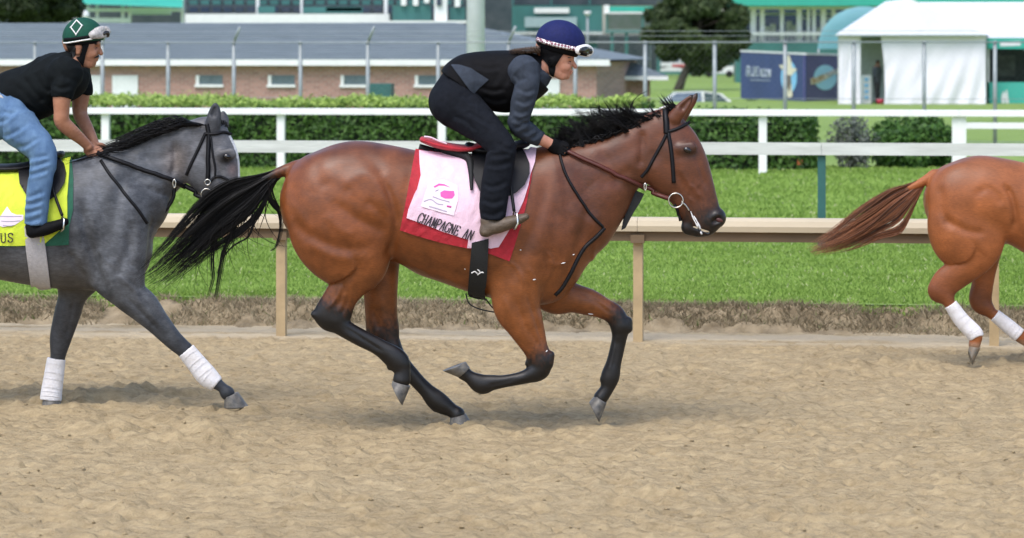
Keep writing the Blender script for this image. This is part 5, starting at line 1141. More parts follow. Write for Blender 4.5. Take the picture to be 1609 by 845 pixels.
# ---- rails
M_tan = mat('tan_rail_paint', (0.50, 0.42, 0.29), .55, .1, 3, .05, 40, stretch=(.3, 1, 1))
M_brn = mat('rail_shade_brown', (0.145, 0.095, 0.05), .7, .2, 4, .1, 40, stretch=(.3, 1, 1))  # dark brown holds the shade of the rail's underside
M_post = mat('tan_post', (0.42, 0.31, 0.17), .65, .2, 5, .1, 40)
M_wht = mat('white_rail_paint', (0.80, 0.80, 0.79), .45, .05, 4)
M_wood = mat('weathered_white_board', (0.50, 0.50, 0.48), .8, .12, 5, .25, 30, c2=(0.66, 0.66, 0.64), stretch=(.25, 1, 3))
M_teal = mat('teal_post', (0.025, 0.105, 0.10), .5, .15, 6)
def rail_line(a0, a1, b, prof, mt, name, parent):
    """profile (b offset, z) swept along the track direction"""
    n = len(prof); V = [W(a, b+p[0], p[1]) for a in (a0, a1) for p in prof]
    mb = MB(); mb.add(V, [(i, (i+1) % n, n+(i+1) % n, n+i) for i in range(n)]); c = [W(a, b+np.mean([p[0] for p in prof]), np.mean([p[1] for p in prof])) for a in (a0, a1)]
    m = len(mb.v); mb.v += [tuple(q) for q in c]; mb.t += [((i+1) % n, i, m) for i in range(n)]+[(n+i, n+(i+1) % n, m+1) for i in range(n)]
    return mb.build(name, mt, parent)
def post(x, d0, w, dp, z0, z1, mt, parent, name='post'):
    a, b, d = along(x, d0); mb = MB(); mb.box(a-w/2, a+w/2, b-dp/2, b+dp/2, z0, z1, W); return mb.build(name, mt, parent)
def fence(name, x, d0, lab, cat):
    a, b, d = along(x, d0); return empty(name, W(a, b, 0), lab, cat)
# tan inner rail: pieces 2.6 m long, butted
F1 = fence('inner_rail', 748, 23.5, 'low tan rail with brown underside running behind the horses', 'rail')
b0 = 23.5*CT; xs_ = [-1342, -924, -506, -88, 330, 748, 1165, 1583, 2001]; aa = [along(x, 23.5)[0] for x in xs_]
cap = [(-.075, .800), (-.082, .840), (-.070, .878), (-.035, .897), (.02, .901), (.07, .89), (.085, .85), (.08, .80)]
for i_ in range(len(aa)-1):
    rail_line(aa[i_]+.0015, aa[i_+1]-.0015, b0, cap, M_tan, 'rail_cap', F1)
    rail_line(aa[i_]+.0015, aa[i_+1]-.0015, b0+.015, [(-.05, .728), (-.05, .7985), (.05, .7985), (.05, .728)], M_brn, 'underside_shade_board', F1)  # board added below the cap, its colour standing for underside shade
for x_ in xs_:
    post(x_, 23.5+.03, .068, .068, -.1, .727, M_post, F1)
    a, b, d = along(x_, 23.5); mb = MB(); mb.box(a-.05, a+.05, b-.062, b-.035, .715, .775, W); mb.build('bracket', M_brn, F1)
F2 = fence('board_rail', 963, 32, 'weathered white board rail on green posts across the turf', 'rail'); b0 = 32*CT
xs_ = [-637, -237, 163, 563, 963, 1363]; aa = [along(x, 32)[0] for x in xs_]
for i_ in range(len(aa)-1): rail_line(aa[i_]+.002, aa[i_+1]-.002, b0-.055, [(-.02, 1.088), (-.02, 1.208), (.02, 1.208), (.02, 1.088)], M_wood, 'board', F2)
for x_ in xs_: post(x_, 32, .076, .07, ZT-.1, 1.18, M_teal, F2)
F3 = fence('white_rail', 706, 51.3, 'bright white rail on white posts in front of the hedge', 'rail'); b0 = 51.3*CT
zt = zat(82.6, 51.3); xs_ = [-278, -75, 124, 329.5, 518, 706, 894, 1124]; aa = [along(x, 51.3)[0] for x in xs_]
for i_ in range(len(aa)-1): rail_line(aa[i_]+.002, aa[i_+1]-.002, b0-.07, [(-.05, zt-.098), (-.05, zt-.01), (-.03, zt), (.03, zt), (.05, zt-.01), (.05, zt-.098)], M_wht, 'rail', F3)
rail_line(aa[-1]+.002, aa[-1]+6, b0-.07, [(-.05, zt-.098), (-.05, zt-.01), (-.03, zt), (.03, zt), (.05, zt-.01), (.05, zt-.098)], M_wht, 'rail', F3)
for x_ in xs_: post(x_, 51.3, .125 if x_ < 1000 else .22, .1, ZT-.05, zt-.099, M_wht, F3)
F4 = fence('white_rail', 1150, 55, 'lower white gate rail behind the right end of the white rail', 'rail'); a_ = along(1120, 55)[0]; z4 = zat(93, 54)
rail_line(a_, a_+7, 55*CT, [(-.05, z4-.10), (-.05, z4), (.05, z4), (.05, z4-.10)], M_wht, 'rail', F4)
for x_ in (1128, 1330): post(x_, 55.1, .12, .1, ZT-.05, z4-.101, M_wht, F4)

# ---- leaves
def leaf_mass(name, pts, nrm, size, mt, parent, cols, seed, dark=None, flat=.5):
    r = np.random.default_rng(seed); n = len(pts); d1 = r.normal(0, 1, (n, 3)); d1 /= np.linalg.norm(d1, axis=1)[:, None]
    d1 = d1*(1-flat)+flat*np.cross(nrm, r.normal(0, 1, (n, 3))); d1 /= np.linalg.norm(d1, axis=1)[:, None]+1e-9
    d2 = np.cross(d1, nrm+r.normal(0, .5, (n, 3))); d2 /= np.linalg.norm(d2, axis=1)[:, None]+1e-9
    s = size*(.6+.8*r.random(n))[:, None]
    V = np.stack([pts-d1*s, pts-d2*s*.45, pts+d1*s, pts+d2*s*.45], 1).reshape(-1, 3); Q = np.arange(4*n).reshape(-1, 4)
    return mesh_obj(name, V, [Q], mt, parent, False, np.repeat(cols, 4, 0))
M_leaf = mat('leaf', (0,0,0), .55, .1, 3, attr=True, spec=.3, transl=.25)
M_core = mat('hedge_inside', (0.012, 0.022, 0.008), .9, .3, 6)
def hedge(x0, x1, d0, d1, h, lab, seed, lite=True):
    a0, b, _ = along(x0, d0); a1, _, _ = along(x1, d0); b1 = d1*CT; b0 = d0*CT; L = a1-a0
    e = empty('hedge', W((a0+a1)/2, b0, 0), lab, 'hedge'); r = np.random.default_rng(seed)
    nf = int(L*(h-ZT)*850); nt_ = int(L*(b1-b0)*900)
    hh = lambda a: h+.07*(vnoise(a*1.1+9, a*0+2, seed)-.5)+.10*(vnoise(a*4+9, a*0+7, seed)-.5)
    a = a0+L*r.random(nf); z = ZT+.02+(hh(a)-ZT)*r.random(nf); bb = b0+.05*r.normal(0, 1, nf)+.20*(vnoise(a*2.2, z*3, seed)-.5)+.12*(vnoise(a*6, z*7, seed)-.5); n1 = np.tile([-ST*0, -CT, .35], (nf, 1)); p1 = WA(np.stack([a, bb, z], 1))
    a_ = a0+L*r.random(nt_); bq = b0+(b1-b0)*r.random(nt_); zq = hh(a_)+.04*r.normal(0, 1, nt_)+.05*(vnoise(a_*5, bq*5, seed+2)-.5); n2 = np.tile([0, -.2, 1.0], (nt_, 1)); p2 = WA(np.stack([a_, bq, zq], 1))
    side = [WA(np.stack([np.full(1200, q)+.05*r.normal(0, 1, 1200), b0+(b1-b0)*r.random(1200), ZT+(h-ZT)*r.random(1200)], 1)) for q in (a0, a1)]
    pts = np.concatenate([p1, p2]+side); nr = np.concatenate([n1, n2, np.tile([-1., 0, .2], (1200, 1)), np.tile([1., 0, .2], (1200, 1))])
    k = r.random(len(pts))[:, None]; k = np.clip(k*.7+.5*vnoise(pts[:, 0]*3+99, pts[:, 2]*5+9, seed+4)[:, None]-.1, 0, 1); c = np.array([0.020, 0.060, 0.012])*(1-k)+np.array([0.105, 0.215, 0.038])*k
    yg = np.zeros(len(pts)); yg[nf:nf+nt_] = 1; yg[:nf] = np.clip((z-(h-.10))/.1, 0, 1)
    if lite: y_ = (yg*(.35+.65*r.random(len(pts))))[:, None]; c = c*(1-y_)+np.array([0.42, 0.56, 0.13])*y_  # leaves turn lighter yellow-green towards the top
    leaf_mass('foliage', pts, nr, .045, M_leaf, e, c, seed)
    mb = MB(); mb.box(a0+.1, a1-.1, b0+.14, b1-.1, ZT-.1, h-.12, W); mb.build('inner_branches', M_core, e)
    return e
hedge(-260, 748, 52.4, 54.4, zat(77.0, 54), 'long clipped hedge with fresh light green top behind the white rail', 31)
hedge(762, 948, 52.6, 54.0, zat(87.5, 53), 'shorter clipped hedge right of the bay horse head', 33, False)
def bush(x, y0, y1, w, d, lab, cols, seed, n=5200, cat='bush', sz=.045, name='bush'):
    c = P(x, (y0+y1)/2, d); rx = w/2*d/FPX; rz = (y1-y0)/2*K*d/FPX; e = empty(name, P(x, y1, d), lab, cat); r = np.random.default_rng(seed)
    u = r.normal(0, 1, (n, 3)); u /= np.linalg.norm(u, axis=1)[:, None]; rad = r.random(n)[:, None]**.35
    lump = .72+.5*vnoise(u[:, 0]*2.6+9, u[:, 2]*2.6+u[:, 1]*2+9, seed)[:, None]
    pts = c+u*rad*lump*np.array([rx*1.12, rx*.8, rz*1.08]); pts[:, 2] = np.maximum(pts[:, 2], ZT+.01)
    k = r.random(n)[:, None]; cc = np.array(cols[0])*(1-k)+np.array(cols[1])*k
    leaf_mass('foliage', pts, u+np.array([0, 0, .4]), sz, M_leaf, e, cc, seed)
    mb = MB()
    for i in range(14):
        t = u[i*7]*np.array([rx*.75, rx*.5, rz*.8]); base = np.array([c[0]+.15*t[0], c[1]+.15*t[1], ZT-.03]); mb.tube([base, base*.5+(c+t)*.5+np.array([0, 0, .04]), c+t], [.016, .010, .004], 5)
    o = mb.build('stems', mat('twig', (0.10, 0.085, 0.065), .9), e, True); return e
bush(999, 88.5, 130, 52, 53, 'thin grey twiggy bush beside the clipped hedge', ((0.09, 0.105, 0.09), (0.22, 0.24, 0.21)), 41, 2600, sz=.035)
bush(1072, 88, 131, 104, 53.4, 'rounded dark green bush near the white tent', ((0.022, 0.065, 0.015), (0.11, 0.23, 0.045)), 42, 9000)
MB().tube([P(937.5, y, 52)+np.array([0, 0, 0]) for y in (121, 122, 125, 126)], [.03, .045, .045, .04], 10).build('bucket', mat('orange_plastic', (0.45, 0.12, 0.04), .5), None, True)
setp(bpy.data.objects['bucket'], 'small orange bucket on the grass by the hedge end', 'bucket')

# ---- chain link fence
FC = fence('chain_link_fence', 756, 67, 'grey chain link fence with angled barbed wire arms behind the hedge', 'fence'); M_galv = mat('galvanised_steel', (0.30, 0.33, 0.34), .5, .15, 8, metal=.35)
fx = [-117, -38, 41, 120, 197, 274, 352, 431, 513.5, 596, 674, 756, 837.5, 920, 1000.5, 1083, 1166, 1248, 1330]
for i_, x_ in enumerate(fx):
    a, b, d = along(x_, 67); ztp = zat(31, 67); mb = MB(); mb.tube([W(a, b, ZT-.1), W(a, b, ztp)], .042, 8); mb.build('post', M_galv, FC, True)
    if x_ in (274, 431, 596, 120, -38): MB().tube([W(a, b, ztp-.02), W(a+.17, b-.15, zat(20, 67))], .03, 6).build('barbed_wire_arm', M_galv, FC, True)
aL, aR = along(-117, 67)[0], along(1330, 67)[0]; b_ = 67*CT; ztp = zat(31, 67)
for i_, (z_, r0) in enumerate(((ztp-.03, .016), (ZT+.95, .006), (ZT+.08, .008), (ztp+.10, .005), (ztp+.2, .005))): MB().tube([W(aL, b_-.05-(.06*i_ if i_ > 2 else 0), z_), W(aR, b_-.05-(.06*i_ if i_ > 2 else 0), z_)], r0, 5).build('wire', M_galv, FC, True)
mb = MB(); hh_ = ztp-ZT-.1
for a in np.arange(aL, aR-hh_, .14):
    mb.tube([W(a, b_-.045, ZT+.06), W(a+hh_, b_-.045, ztp-.04)], .0005, 3, False); mb.tube([W(a+hh_, b_-.049, ZT+.06), W(a, b_-.049, ztp-.04)], .0005, 3, False)
mb.build('mesh_wires', M_galv, FC)['kind'] = 'stuff'
# ---- light pole
lp_ = empty('light_pole', P(557, 80, 78)*[1,1,0], 'thick pale floodlight pole behind the rider of the bay', 'pole'); pc = P(557.5, 40, 78)
MB().tube([(pc[0], pc[1], -.7), (pc[0], pc[1], 6), (pc[0], pc[1], 14)], [.235, .205, .17], 20).build('shaft', mat('pale_concrete', (0.66, 0.68, 0.74), .6, .08, 3), lp_, True)
MB().tube([(pc[0], pc[1], -.75), (pc[0], pc[1], -.35)], .34, 20).build('base', M_galv, lp_, True)
# ================================================================ BUILDINGS, TENTS AND VEHICLES BEYOND THE FENCE
def brick_mat():
    m, n, l, b = new_mat('red_brown_brick'); tc = n.new('ShaderNodeTexCoord'); mp = n.new('ShaderNodeMapping'); mp.inputs['Rotation'].default_value = (math.radians(90), 0, 0); l.new(tc.outputs['Object'], mp.inputs[0])
    t = n.new('ShaderNodeTexBrick'); t.inputs['Color1'].default_value = (0.42, 0.225, 0.185, 1); t.inputs['Color2'].default_value = (0.29, 0.155, 0.13, 1); t.inputs['Mortar'].default_value = (0.42, 0.34, 0.30, 1)
    t.inputs['Scale'].default_value = 1.0; t.inputs['Brick Width'].default_value = .22; t.inputs['Row Height'].default_value = .075; t.inputs['Mortar Size'].default_value = .008; l.new(mp.outputs[0], t.inputs['Vector'])
    l.new(t.outputs[0], b.inputs['Base Color']); b.inputs['Roughness'].default_value = .9; return m
M_brick = brick_mat()
M_roof = mat('slate_blue_shingles', (0.110, 0.140, 0.160), .8, .2, 3, .4, 25, c2=(0.165, 0.20, 0.22), stretch=(.4, 1, 6))
M_fascia = mat('white_fascia', (0.74, 0.75, 0.75), .5, .05, 3)
M_pane = mat('grey_blue_glass', (0.10, 0.15, 0.18), .15, .1, 3, spec=.6)
M_door = mat('white_door', (0.72, 0.74, 0.75), .5, .06, 3)
def pxbox(x0, x1, y0, y1, d, dp, mt, name, parent, zmin=None):
    """upright box whose front, seen from the camera, spans these photo pixels at distance d"""
    p, q = P(x0, y1, d), P(x1, y0, d); z0 = p[2] if zmin is None else zmin; mb = MB(); mb.box(p[0], q[0], d, d+dp, z0, q[2]); return mb.build(name, mt, parent)
# ---- long brick building, parallel to the rails
DB = 85.0; bb0 = DB*CT; aL, aR = along(-190, DB)[0], along(699, DB)[0]; zE = zat(45.2, DB)
B1 = empty('brick_building', W((aL+aR)/2, bb0, -.77), 'long low brick building with slate roof and white fascia behind the hedge', 'building')
wb = MB(); wb.box(aL, aR, bb0, bb0+.3, -.8, zE-.06, W); wb.box(aL, aL+.3, bb0+.302, bb0+9.7, -.8, zE-.06, W); wb.box(aR-.3, aR, bb0+.302, bb0+9.7, -.8, zE-.06, W); wb.box(aL, aR, bb0+9.702, bb0+10, -.8, zE-.06, W); wb.build('wall', M_brick, B1)
e0, e1 = aL-.5, along(716, DB)[0]; zR = zat(17.6, 91.5); rA, rB = e0+3, along(540, 91)[0]
R_ = [W(e0, bb0-.28, zE), W(e1, bb0-.28, zE), W(e1, bb0+10.5, zE), W(e0, bb0+10.5, zE), W(rA, bb0+5, zR), W(rB, bb0+5, zR)]
# shingle courses: each course a strip of its own with a butt edge
def course_strip(p0, p1, q0, q1, n, parent, mt):
    """rows of shingles between the eave line p0-p1 and the ridge line q0-q1"""
    for i in range(n):
        t0, t1 = i/n, (i+1)/n+.004; a, b = p0+(q0-p0)*t0, p1+(q1-p1)*t0; c, d_ = p1+(q1-p1)*t1, q0*t1+p0*(1-t1); up = np.array([0, 0, .022]); mb = MB()
        mb.add([a+up*1.6, b+up*1.6, c+up*.3, d_+up*.3, a, b], [(0, 1, 2, 3), (4, 5, 1, 0)]); mb.build('shingle_course', mt, parent)
rf = MB(); rf.add(R_, [(0, 1, 5, 4), (2, 3, 4, 5), (0, 3, 2, 1)], [(1, 2, 5), (3, 0, 4)]); rfo = rf.build('roof', M_roof, B1)
course_strip(R_[0], R_[1], R_[4], R_[5], 16, rfo, M_roof)
fb = MB(); fb.box(e0, e1, bb0-.305, bb0-.282, zE-.16, zE+.0, W); fb.build('fascia', M_fascia, B1)
sf = MB(); sf.box(e0, e1, bb0-.28, bb0-.002, zE-.15, zE-.10, W); sf.build('soffit', M_fascia, B1)
for x_ in (-22, 61, 145.5, 230, 314.5, 399.5, 486.5, 572):
    if 90 < x_ < 170: continue
    a0, a1 = along(x_, DB)[0], along(x_+31, DB)[0]; z1, z0 = zat(57.3, DB), zat(66.5, DB); we = MB(); we.box(a0+.09, a1, bb0-.012, bb0-.004, z0+.07, z1, W); w_ = we.build('window', M_pane, B1)
    f_ = MB(); f_.box(a0, a0+.088, bb0-.05, bb0-.004, z0+.072, z1, W); f_.build('frame', M_fascia, w_); s_ = MB(); s_.box(a0-.03, a1+.03, bb0-.08, bb0-.004, z0, z0+.07, W); s_.build('sill', M_fascia, w_)
    f_ = MB(); f_.box((a0+a1)/2, (a0+a1)/2+.03, bb0-.03, bb0-.013, z0+.072, z1, W); f_.build('mullion', M_pane, w_)
for x0, x1, y0 in ((98,119.5,57.5),(132,162,57.5),(637,656,60)):
    a0, a1 = along(x0, DB)[0], along(x1, DB)[0]; z1 = zat(y0, DB); d_ = MB(); d_.box(a0, a1, bb0-.05, bb0-.004, -.75, z1, W); do = d_.build('door', M_door, B1)
    h_ = MB(); h_.box(a0+.08, a0+.12, bb0-.10, bb0-.052, .25, .40, W); h_.build('handle', M_galv, do)
tb = MB(); tb.box(along(432, 80)[0], along(458, 80)[0], 80*CT, 80*CT+.5, -.75, zat(63.5, 80), W); setp(tb.build('utility_box', M_teal, None), 'green utility box in front of the brick wall', 'utility box')
# ---- low annex at its right end
B2 = empty('brick_annex', P(735, 80, 92)*[1,1,0], 'small low brick annex with grey hipped roof right of the brick building', 'building')
pxbox(703, 762, 61, 100, 92, 4, M_brick, 'wall', B2, -.8); zA = zat(58, 92); ea = [P(690, 58, 91.4), P(782, 58, 91.4), P(782, 58, 97), P(690, 58, 97)]; ap = [P(690, 40, 94), P(712, 40, 94)]
mb = MB(); mb.add(ea+ap, [(0, 1, 5, 4), (2, 3, 4, 5), (0, 3, 2, 1)], [(1, 2, 5), (3, 0, 4)]); r2 = mb.build('roof', M_roof, B2); course_strip(ea[0], ea[1], ap[0], ap[1], 8, r2, M_roof)
pxbox(689, 783, 57.8, 60.8, 91.35, .03, M_fascia, 'fascia', B2)
# ---- grandstands far behind
M_tealw = mat('teal_wall', (0.035, 0.145, 0.135), .6, .15, .6); M_tealb = mat('bright_teal_awning', (0.045, 0.44, 0.34), .6, .08, 1, transl=.2); M_dkst = mat('dark_stand', (0.022, 0.040, 0.050), .7, .3, 1.2, c2=(0.06, 0.075, 0.085)); M_navyg = mat('navy_glass', (0.03, 0.05, 0.085), .2, .2, 1.0, spec=.6)
M_canv = mat('white_canvas', (0.70, 0.70, 0.735), .75, .05, 1.2, .1, 4)
G1 = empty('grandstand', P(330, 40, 215)*[1,1,0]+[0,0,ZT], 'dark grandstand with rows of seats and white parapet beyond the brick roof', 'grandstand')
pxbox(40, 456, 10.4, 17.6, 205, .6, M_fascia, 'parapet', G1, ZT)
pxbox(-60, 600, -60, 40, 222, 3, M_dkst, 'back_wall', G1, ZT)
for i_ in range(5):
    yb = 10-i_*5.5; dd = 208+i_*2.4; pxbox(215, 545, yb-1.2, yb+3, dd, 2.2, M_dkst, 'tier', G1)
    for x_ in np.arange(222, 540, 13.5): pxbox(x_, x_+9.5, yb-4.6, yb-1.25, dd+.7, .5, M_navyg if i_ != 1 else M_tealw, 'seat', G1)
for x_, x1_ in ((214,216.5),(300,303.5),(352,354.5),(450,454)): pxbox(x_, x1_, -60, 10.2, 206.4, .5, M_fascia, 'column', G1)
for x0, x1, y0, y1 in ((302,322,4.6,10),(355,425,5,10),(382,424,5.6,8.4),(460,505,4,16),(527,545,5.5,15.5)): pxbox(x0, x1, y0, y1, 205.8 if x0 < 450 else 203, .3, M_tealw if x1-x0 != 42 else M_fascia, 'panel', G1)
pxbox(509, 524, -4, 15.4, 202.5, .3, M_door, 'door', G1); pxbox(511.5, 517.5, -2.5, 4.2, 202.3, .15, M_navyg, 'window', G1)
pxbox(456, 548, 15.6, 17.4, 202, .8, M_fascia, 'ledge', G1); pxbox(456, 548, 17.4, 40, 202.2, .4, M_dkst, 'lower_wall', G1, ZT)
for x0, y0, y1 in ((470,-8,4),(484,-6,4),(497,-8,2),(533,-5,5)): pxbox(x0, x0+6, y0, y1, 202.6, .4, M_fascia, 'pier', G1)
V_ = empty('pavilion', P(150, 40, 190)*[1,1,0]+[0,0,ZT], 'white framed pavilion with teal awning behind the green helmet', 'pavilion')
aw = MB(); aw.add([P(88, 2.5, 186), P(214, 5.5, 186), P(216, -14, 192), P(86, -14, 192), P(88, 1.6, 186.05), P(214, 4.6, 186.05)], [(0, 1, 2, 3), (0, 4, 5, 1)]); aw.build('awning', M_tealb, V_)
for x_ in (101, 112, 142, 150, 212): pxbox(x_, x_+3.2, -8, 40, 188, .3, M_fascia, 'column', V_, ZT)
pxbox(101, 215, 6.2, 8.6, 187.6, .3, M_fascia, 'beam', V_); pxbox(104, 152, 13.5, 17, 187.8, .3, M_fascia, 'beam', V_); pxbox(153, 200, 5.5, 11, 189, .4, M_canv, 'panel', V_); pxbox(98, 216, -8, 40, 195, .4, M_dkst, 'back_wall', V_, ZT)
dm = P(97, 11, 184); ell('globe', dm+np.array([0, 0, -.05]), .40, .40, .32, M_fascia, None); gl = bpy.data.objects['globe']; gl.name = 'white_dome'; setp(gl, 'small white domed finial directly above the green helmet', 'dome')
MB().tube([(dm[0], dm[1], ZT), (dm[0], dm[1], dm[2])], .08, 8).build('stem', M_fascia, gl, True)
G2 = empty('teal_building', P(640, 45, 240)*[1,1,0]+[0,0,ZT], 'teal walled stand building with pale signs behind the navy helmet', 'building')
pxbox(583, 706, 4, 45, 240, 5, M_tealw, 'wall', G2, ZT); pxbox(560, 800, -60, 3.6, 243, 5, M_dkst, 'upper_storey', G2)
pxbox(626, 667, 5.8, 9.8, 239.5, .3, M_fascia, 'sign', G2); pxbox(615, 676, 12.8, 20.5, 239.5, .3, mat('grey_sign', (0.30, 0.40, 0.42), .6), 'sign', G2); pxbox(583, 706, 24.6, 25.8, 239.4, .4, M_fascia, 'ledge', G2); pxbox(583, 706, 26, 31, 239.6, .2, M_dkst, 'dark_band_panel', G2)  # pale signs, ledge and a dark band below it
for x_ in (600, 645, 690): pxbox(x_, x_+2, -60, 3.5, 242, .3, M_tealw, 'column', G2)
sl = empty('street_lamp', P(688.5, 40, 230)*[1,1,0]+[0,0,ZT], 'pale lamp post with cup shaped lantern right of the navy helmet', 'lamp'); q_ = P(688.5, 12, 230)
MB().tube([(q_[0], q_[1], ZT), (q_[0], q_[1], q_[2])], .085, 8).build('post', M_galv, sl, True); MB().tube([(q_[0], q_[1], q_[2]), (q_[0], q_[1], q_[2]+.1), (q_[0], q_[1], q_[2]+.34)], [.1, .2, .28], 12).build('lantern', M_fascia, sl, True)
V2 = empty('pavilion', P(735, 45, 225)*[1,1,0]+[0,0,ZT], 'teal post pavilion with white and teal awning left of the pine', 'pavilion')
pxbox(708, 714, 3.6, 9.6, 224, .6, M_fascia, 'awning_end', V2); pxbox(714.2, 770, 4.6, 8.6, 224, 1.5, M_tealb, 'awning', V2); pxbox(708, 772, 9, 10.2, 223.8, .4, M_fascia, 'beam', V2); pxbox(709, 772, 22.4, 25, 223.9, .5, M_tealw, 'beam', V2)
for x_ in (710, 752): pxbox(x_, x_+2.2, 10.3, 22.2, 224, .4, M_tealw, 'post', V2)
for x_ in (715.5, 732.5, 770): pxbox(x_, x_+3.6, 25.1, 48, 224.1, .5, M_tealw, 'post', V2, ZT)
pxbox(712, 770, 10.3, 22, 228, .5, mat('grey_back_panel', (0.12, 0.14, 0.14), .7, .5, 1.5, c2=(0.07, 0.11, 0.08)), 'back_panel', V2); pxbox(700, 774, 26, 60, 231, .5, M_dkst, 'back_wall', V2, ZT)
setp(pxbox(744, 884, 28, 60, 268, .5, M_tealw, 'screen_wall', None, ZT), 'plain dark teal screen wall behind the pine and truck', 'wall')
um = empty('market_umbrella', P(757, 45, 205)*[1,1,0]+[0,0,ZT], 'small bright green canopy on a post left of the pine', 'umbrella')
mb = MB(); cA = P(762, 24, 205); [mb.add([cA+np.array([0, 0, .3]), P(749, 29.5, 204), P(777, 29.5, 204), P(777, 29.5, 206.2), P(749, 29.5, 206.2)], [], [(0, 1, 2), (0, 2, 3), (0, 3, 4), (0, 4, 1)])]; mb.build('canopy', M_tealb, um); MB().tube([(cA[0], 205, ZT), (cA[0], 205, cA[2]+.25)], .03, 6).build('pole', M_galv, um, True)
# ---- right hand grandstand
G3 = empty('grandstand', P(930, 40, 200)*[1,1,0]+[0,0,ZT], 'white columned stand with teal awning behind the navy hoarding', 'grandstand')
pxbox(862, 1010, -40, 37, 206, 2, M_navyg, 'glazed_wall', G3, ZT); pxbox(858, 1200, -3, 4.2, 198, 6, M_tealb, 'awning', G3); pxbox(862, 1010, 4.6, 7, 199.5, .5, M_fascia, 'beam', G3); pxbox(862, 1010, 9.4, 11.4, 203, .4, M_fascia, 'beam', G3); pxbox(862, 1010, 24.5, 26.4, 199.4, .3, M_fascia, 'handrail', G3); pxbox(862, 1010, 31.2, 38, 199.3, .6, M_tealw, 'base', G3, ZT)
for x_, w_ in ((868,4),(880,6),(891,5),(914.5,4),(934,5.5),(946,3),(952,4),(962,6),(975,4)): pxbox(x_, x_+w_, 7.1, 31, 200, .5, M_fascia, 'column', G3)
for x_ in np.arange(864, 1000, 4.2): pxbox(x_, x_+.7, 26.5, 31.1, 199.5, .08, M_fascia, 'baluster', G3)
for x_, y0 in ((896,20),(903,18),(922,16),(927,19),(957,21),(971,18)): pxbox(x_, x_+6, y0, 24, 203.5, .5, M_fascia, 'chair', G3)
for x_, w_, y_ in ((864,14,14),(938,7,13),(966,9,13)): pxbox(x_, x_+w_, y_, y_+1.6, 202, .3, M_fascia, 'panel', G3)
# ---- navy hoarding with printed logos
HB = empty('hoarding', P(943, 75, 124)*[1,1,0]+[0,0,ZT], 'navy advertising hoarding lettered BLUE MOON left of the white tent', 'hoarding')
M_nav = mat('navy_print', (0.030, 0.052, 0.165), .6, .12, .8); M_pur = mat('violet_navy_print', (0.075, 0.070, 0.20), .6, .12, .8); M_sky = mat('sky_blue_print', (0.22, 0.52, 0.78), .6, .06, 1); M_crm = mat('cream_print', (0.72, 0.66, 0.50), .6, .08, 2); M_gry = mat('silver_print', (0.36, 0.42, 0.50), .6, .1, 3)
c0, c1, c2 = P(868, 71, 132), P(943, 75.3, 124), P(1004, 73.5, 128); zt_ = [zat(39.3, 132), zat(41.6, 124), zat(42.5, 128)]
for nm, A, B, za, zb, mt_ in (('printed_panel', c0, c1, zt_[0], zt_[1], M_nav), ('printed_panel', c1, c2, zt_[1], zt_[2], M_pur)):
    n_ = np.cross(B-A, [0, 0, 1.]); n_ /= np.linalg.norm(n_); n_ = n_ if n_[1] < 0 else -n_; mb = MB(); mb.hexa([(*A[:2], ZT), (*B[:2], ZT), (*(B-n_*.06)[:2], ZT), (*(A-n_*.06)[:2], ZT), (*A[:2], za), (*B[:2], zb), (*(B-n_*.06)[:2], zb), (*(A-n_*.06)[:2], za)]); mb.build(nm, mt_, HB)
    mb = MB(); up = np.array([0, 0, .07]); t0, t1 = np.array([*A[:2], za+.003]), np.array([*B[:2], zb+.003]); mb.hexa([t0+n_*.02, t1+n_*.02, t1-n_*.08, t0-n_*.08, t0+n_*.02+up, t1+n_*.02+up, t1-n_*.08+up, t0-n_*.08+up]); mb.build('cap_rail', M_fascia, HB)
def on_wall(A, B, off=.02):
    n_ = np.cross(B-A, [0, 0, 1.]); n_ /= np.linalg.norm(n_); n_ = n_ if n_[1] < 0 else -n_
    def f(x, y):
        dr = P(x, y, 1.0)-np.array(CAMP); t = ((A-np.array(CAMP))@n_)/(dr@n_); return np.array(CAMP)+dr*t+n_*off
    return f
wl_, wr_ = on_wall(c0, c1), on_wall(c1, c2)
def flat_print(name, poly, place, mt_, parent):
    n_ = len(poly); c = np.mean(poly, 0); mb = MB(); mb.add([place(*c)]+[place(*p) for p in poly], [], [(0, 1+i, 1+(i+1) % n_) for i in range(n_)]); return mb.build(name, mt_, parent)
lettering('BLUE', 874.5, 57.2, 889.5, 58, 11, None, 0, 0, .07, 0, .86, wl_).build('lettering', M_gry, HB); GLY['.'] = []
lettering('MOON', 890.5, 58, 904, 58.6, 9, None, 0, 0, .06, 0, .86, wl_).build('lettering', M_gry, HB)
flat_print('underline_print', [(880,60.3),(903,60.8),(903,61.4),(880,61)], wl_, M_gry, HB)
flat_print('oval_print', [(925+9.5*math.cos(t), 58.5+12.5*math.sin(t)) for t in np.linspace(0, 6.28, 25)[:-1]], wl_, M_sky, HB)
wl2 = on_wall(c0, c1, .03); flat_print('figure_print', [(920,43),(926,41.8),(928,46),(929,51),(935,52.5),(930,56),(927.5,58),(928.5,65),(929.5,73),(926,74.3),(923,73),(922.5,64),(921.5,57),(917,52),(913,49.5),(918,49.3)], wl2, M_crm, HB)
flat_print('figure_print', [(921.5,57),(927.5,57),(928,63),(926,70),(923.5,66)], on_wall(c0, c1, .04), mat('brown_print', (.16, .13, .11), .7), HB)
flat_print('moon_print', [(966.5+13.5*math.cos(t), 58.8+9.6*math.sin(t)) for t in np.linspace(0, 6.28, 33)[:-1]], wr_, mat('pale_moon_print', (0.36, 0.70, 0.88), .6, .05, 1), HB)
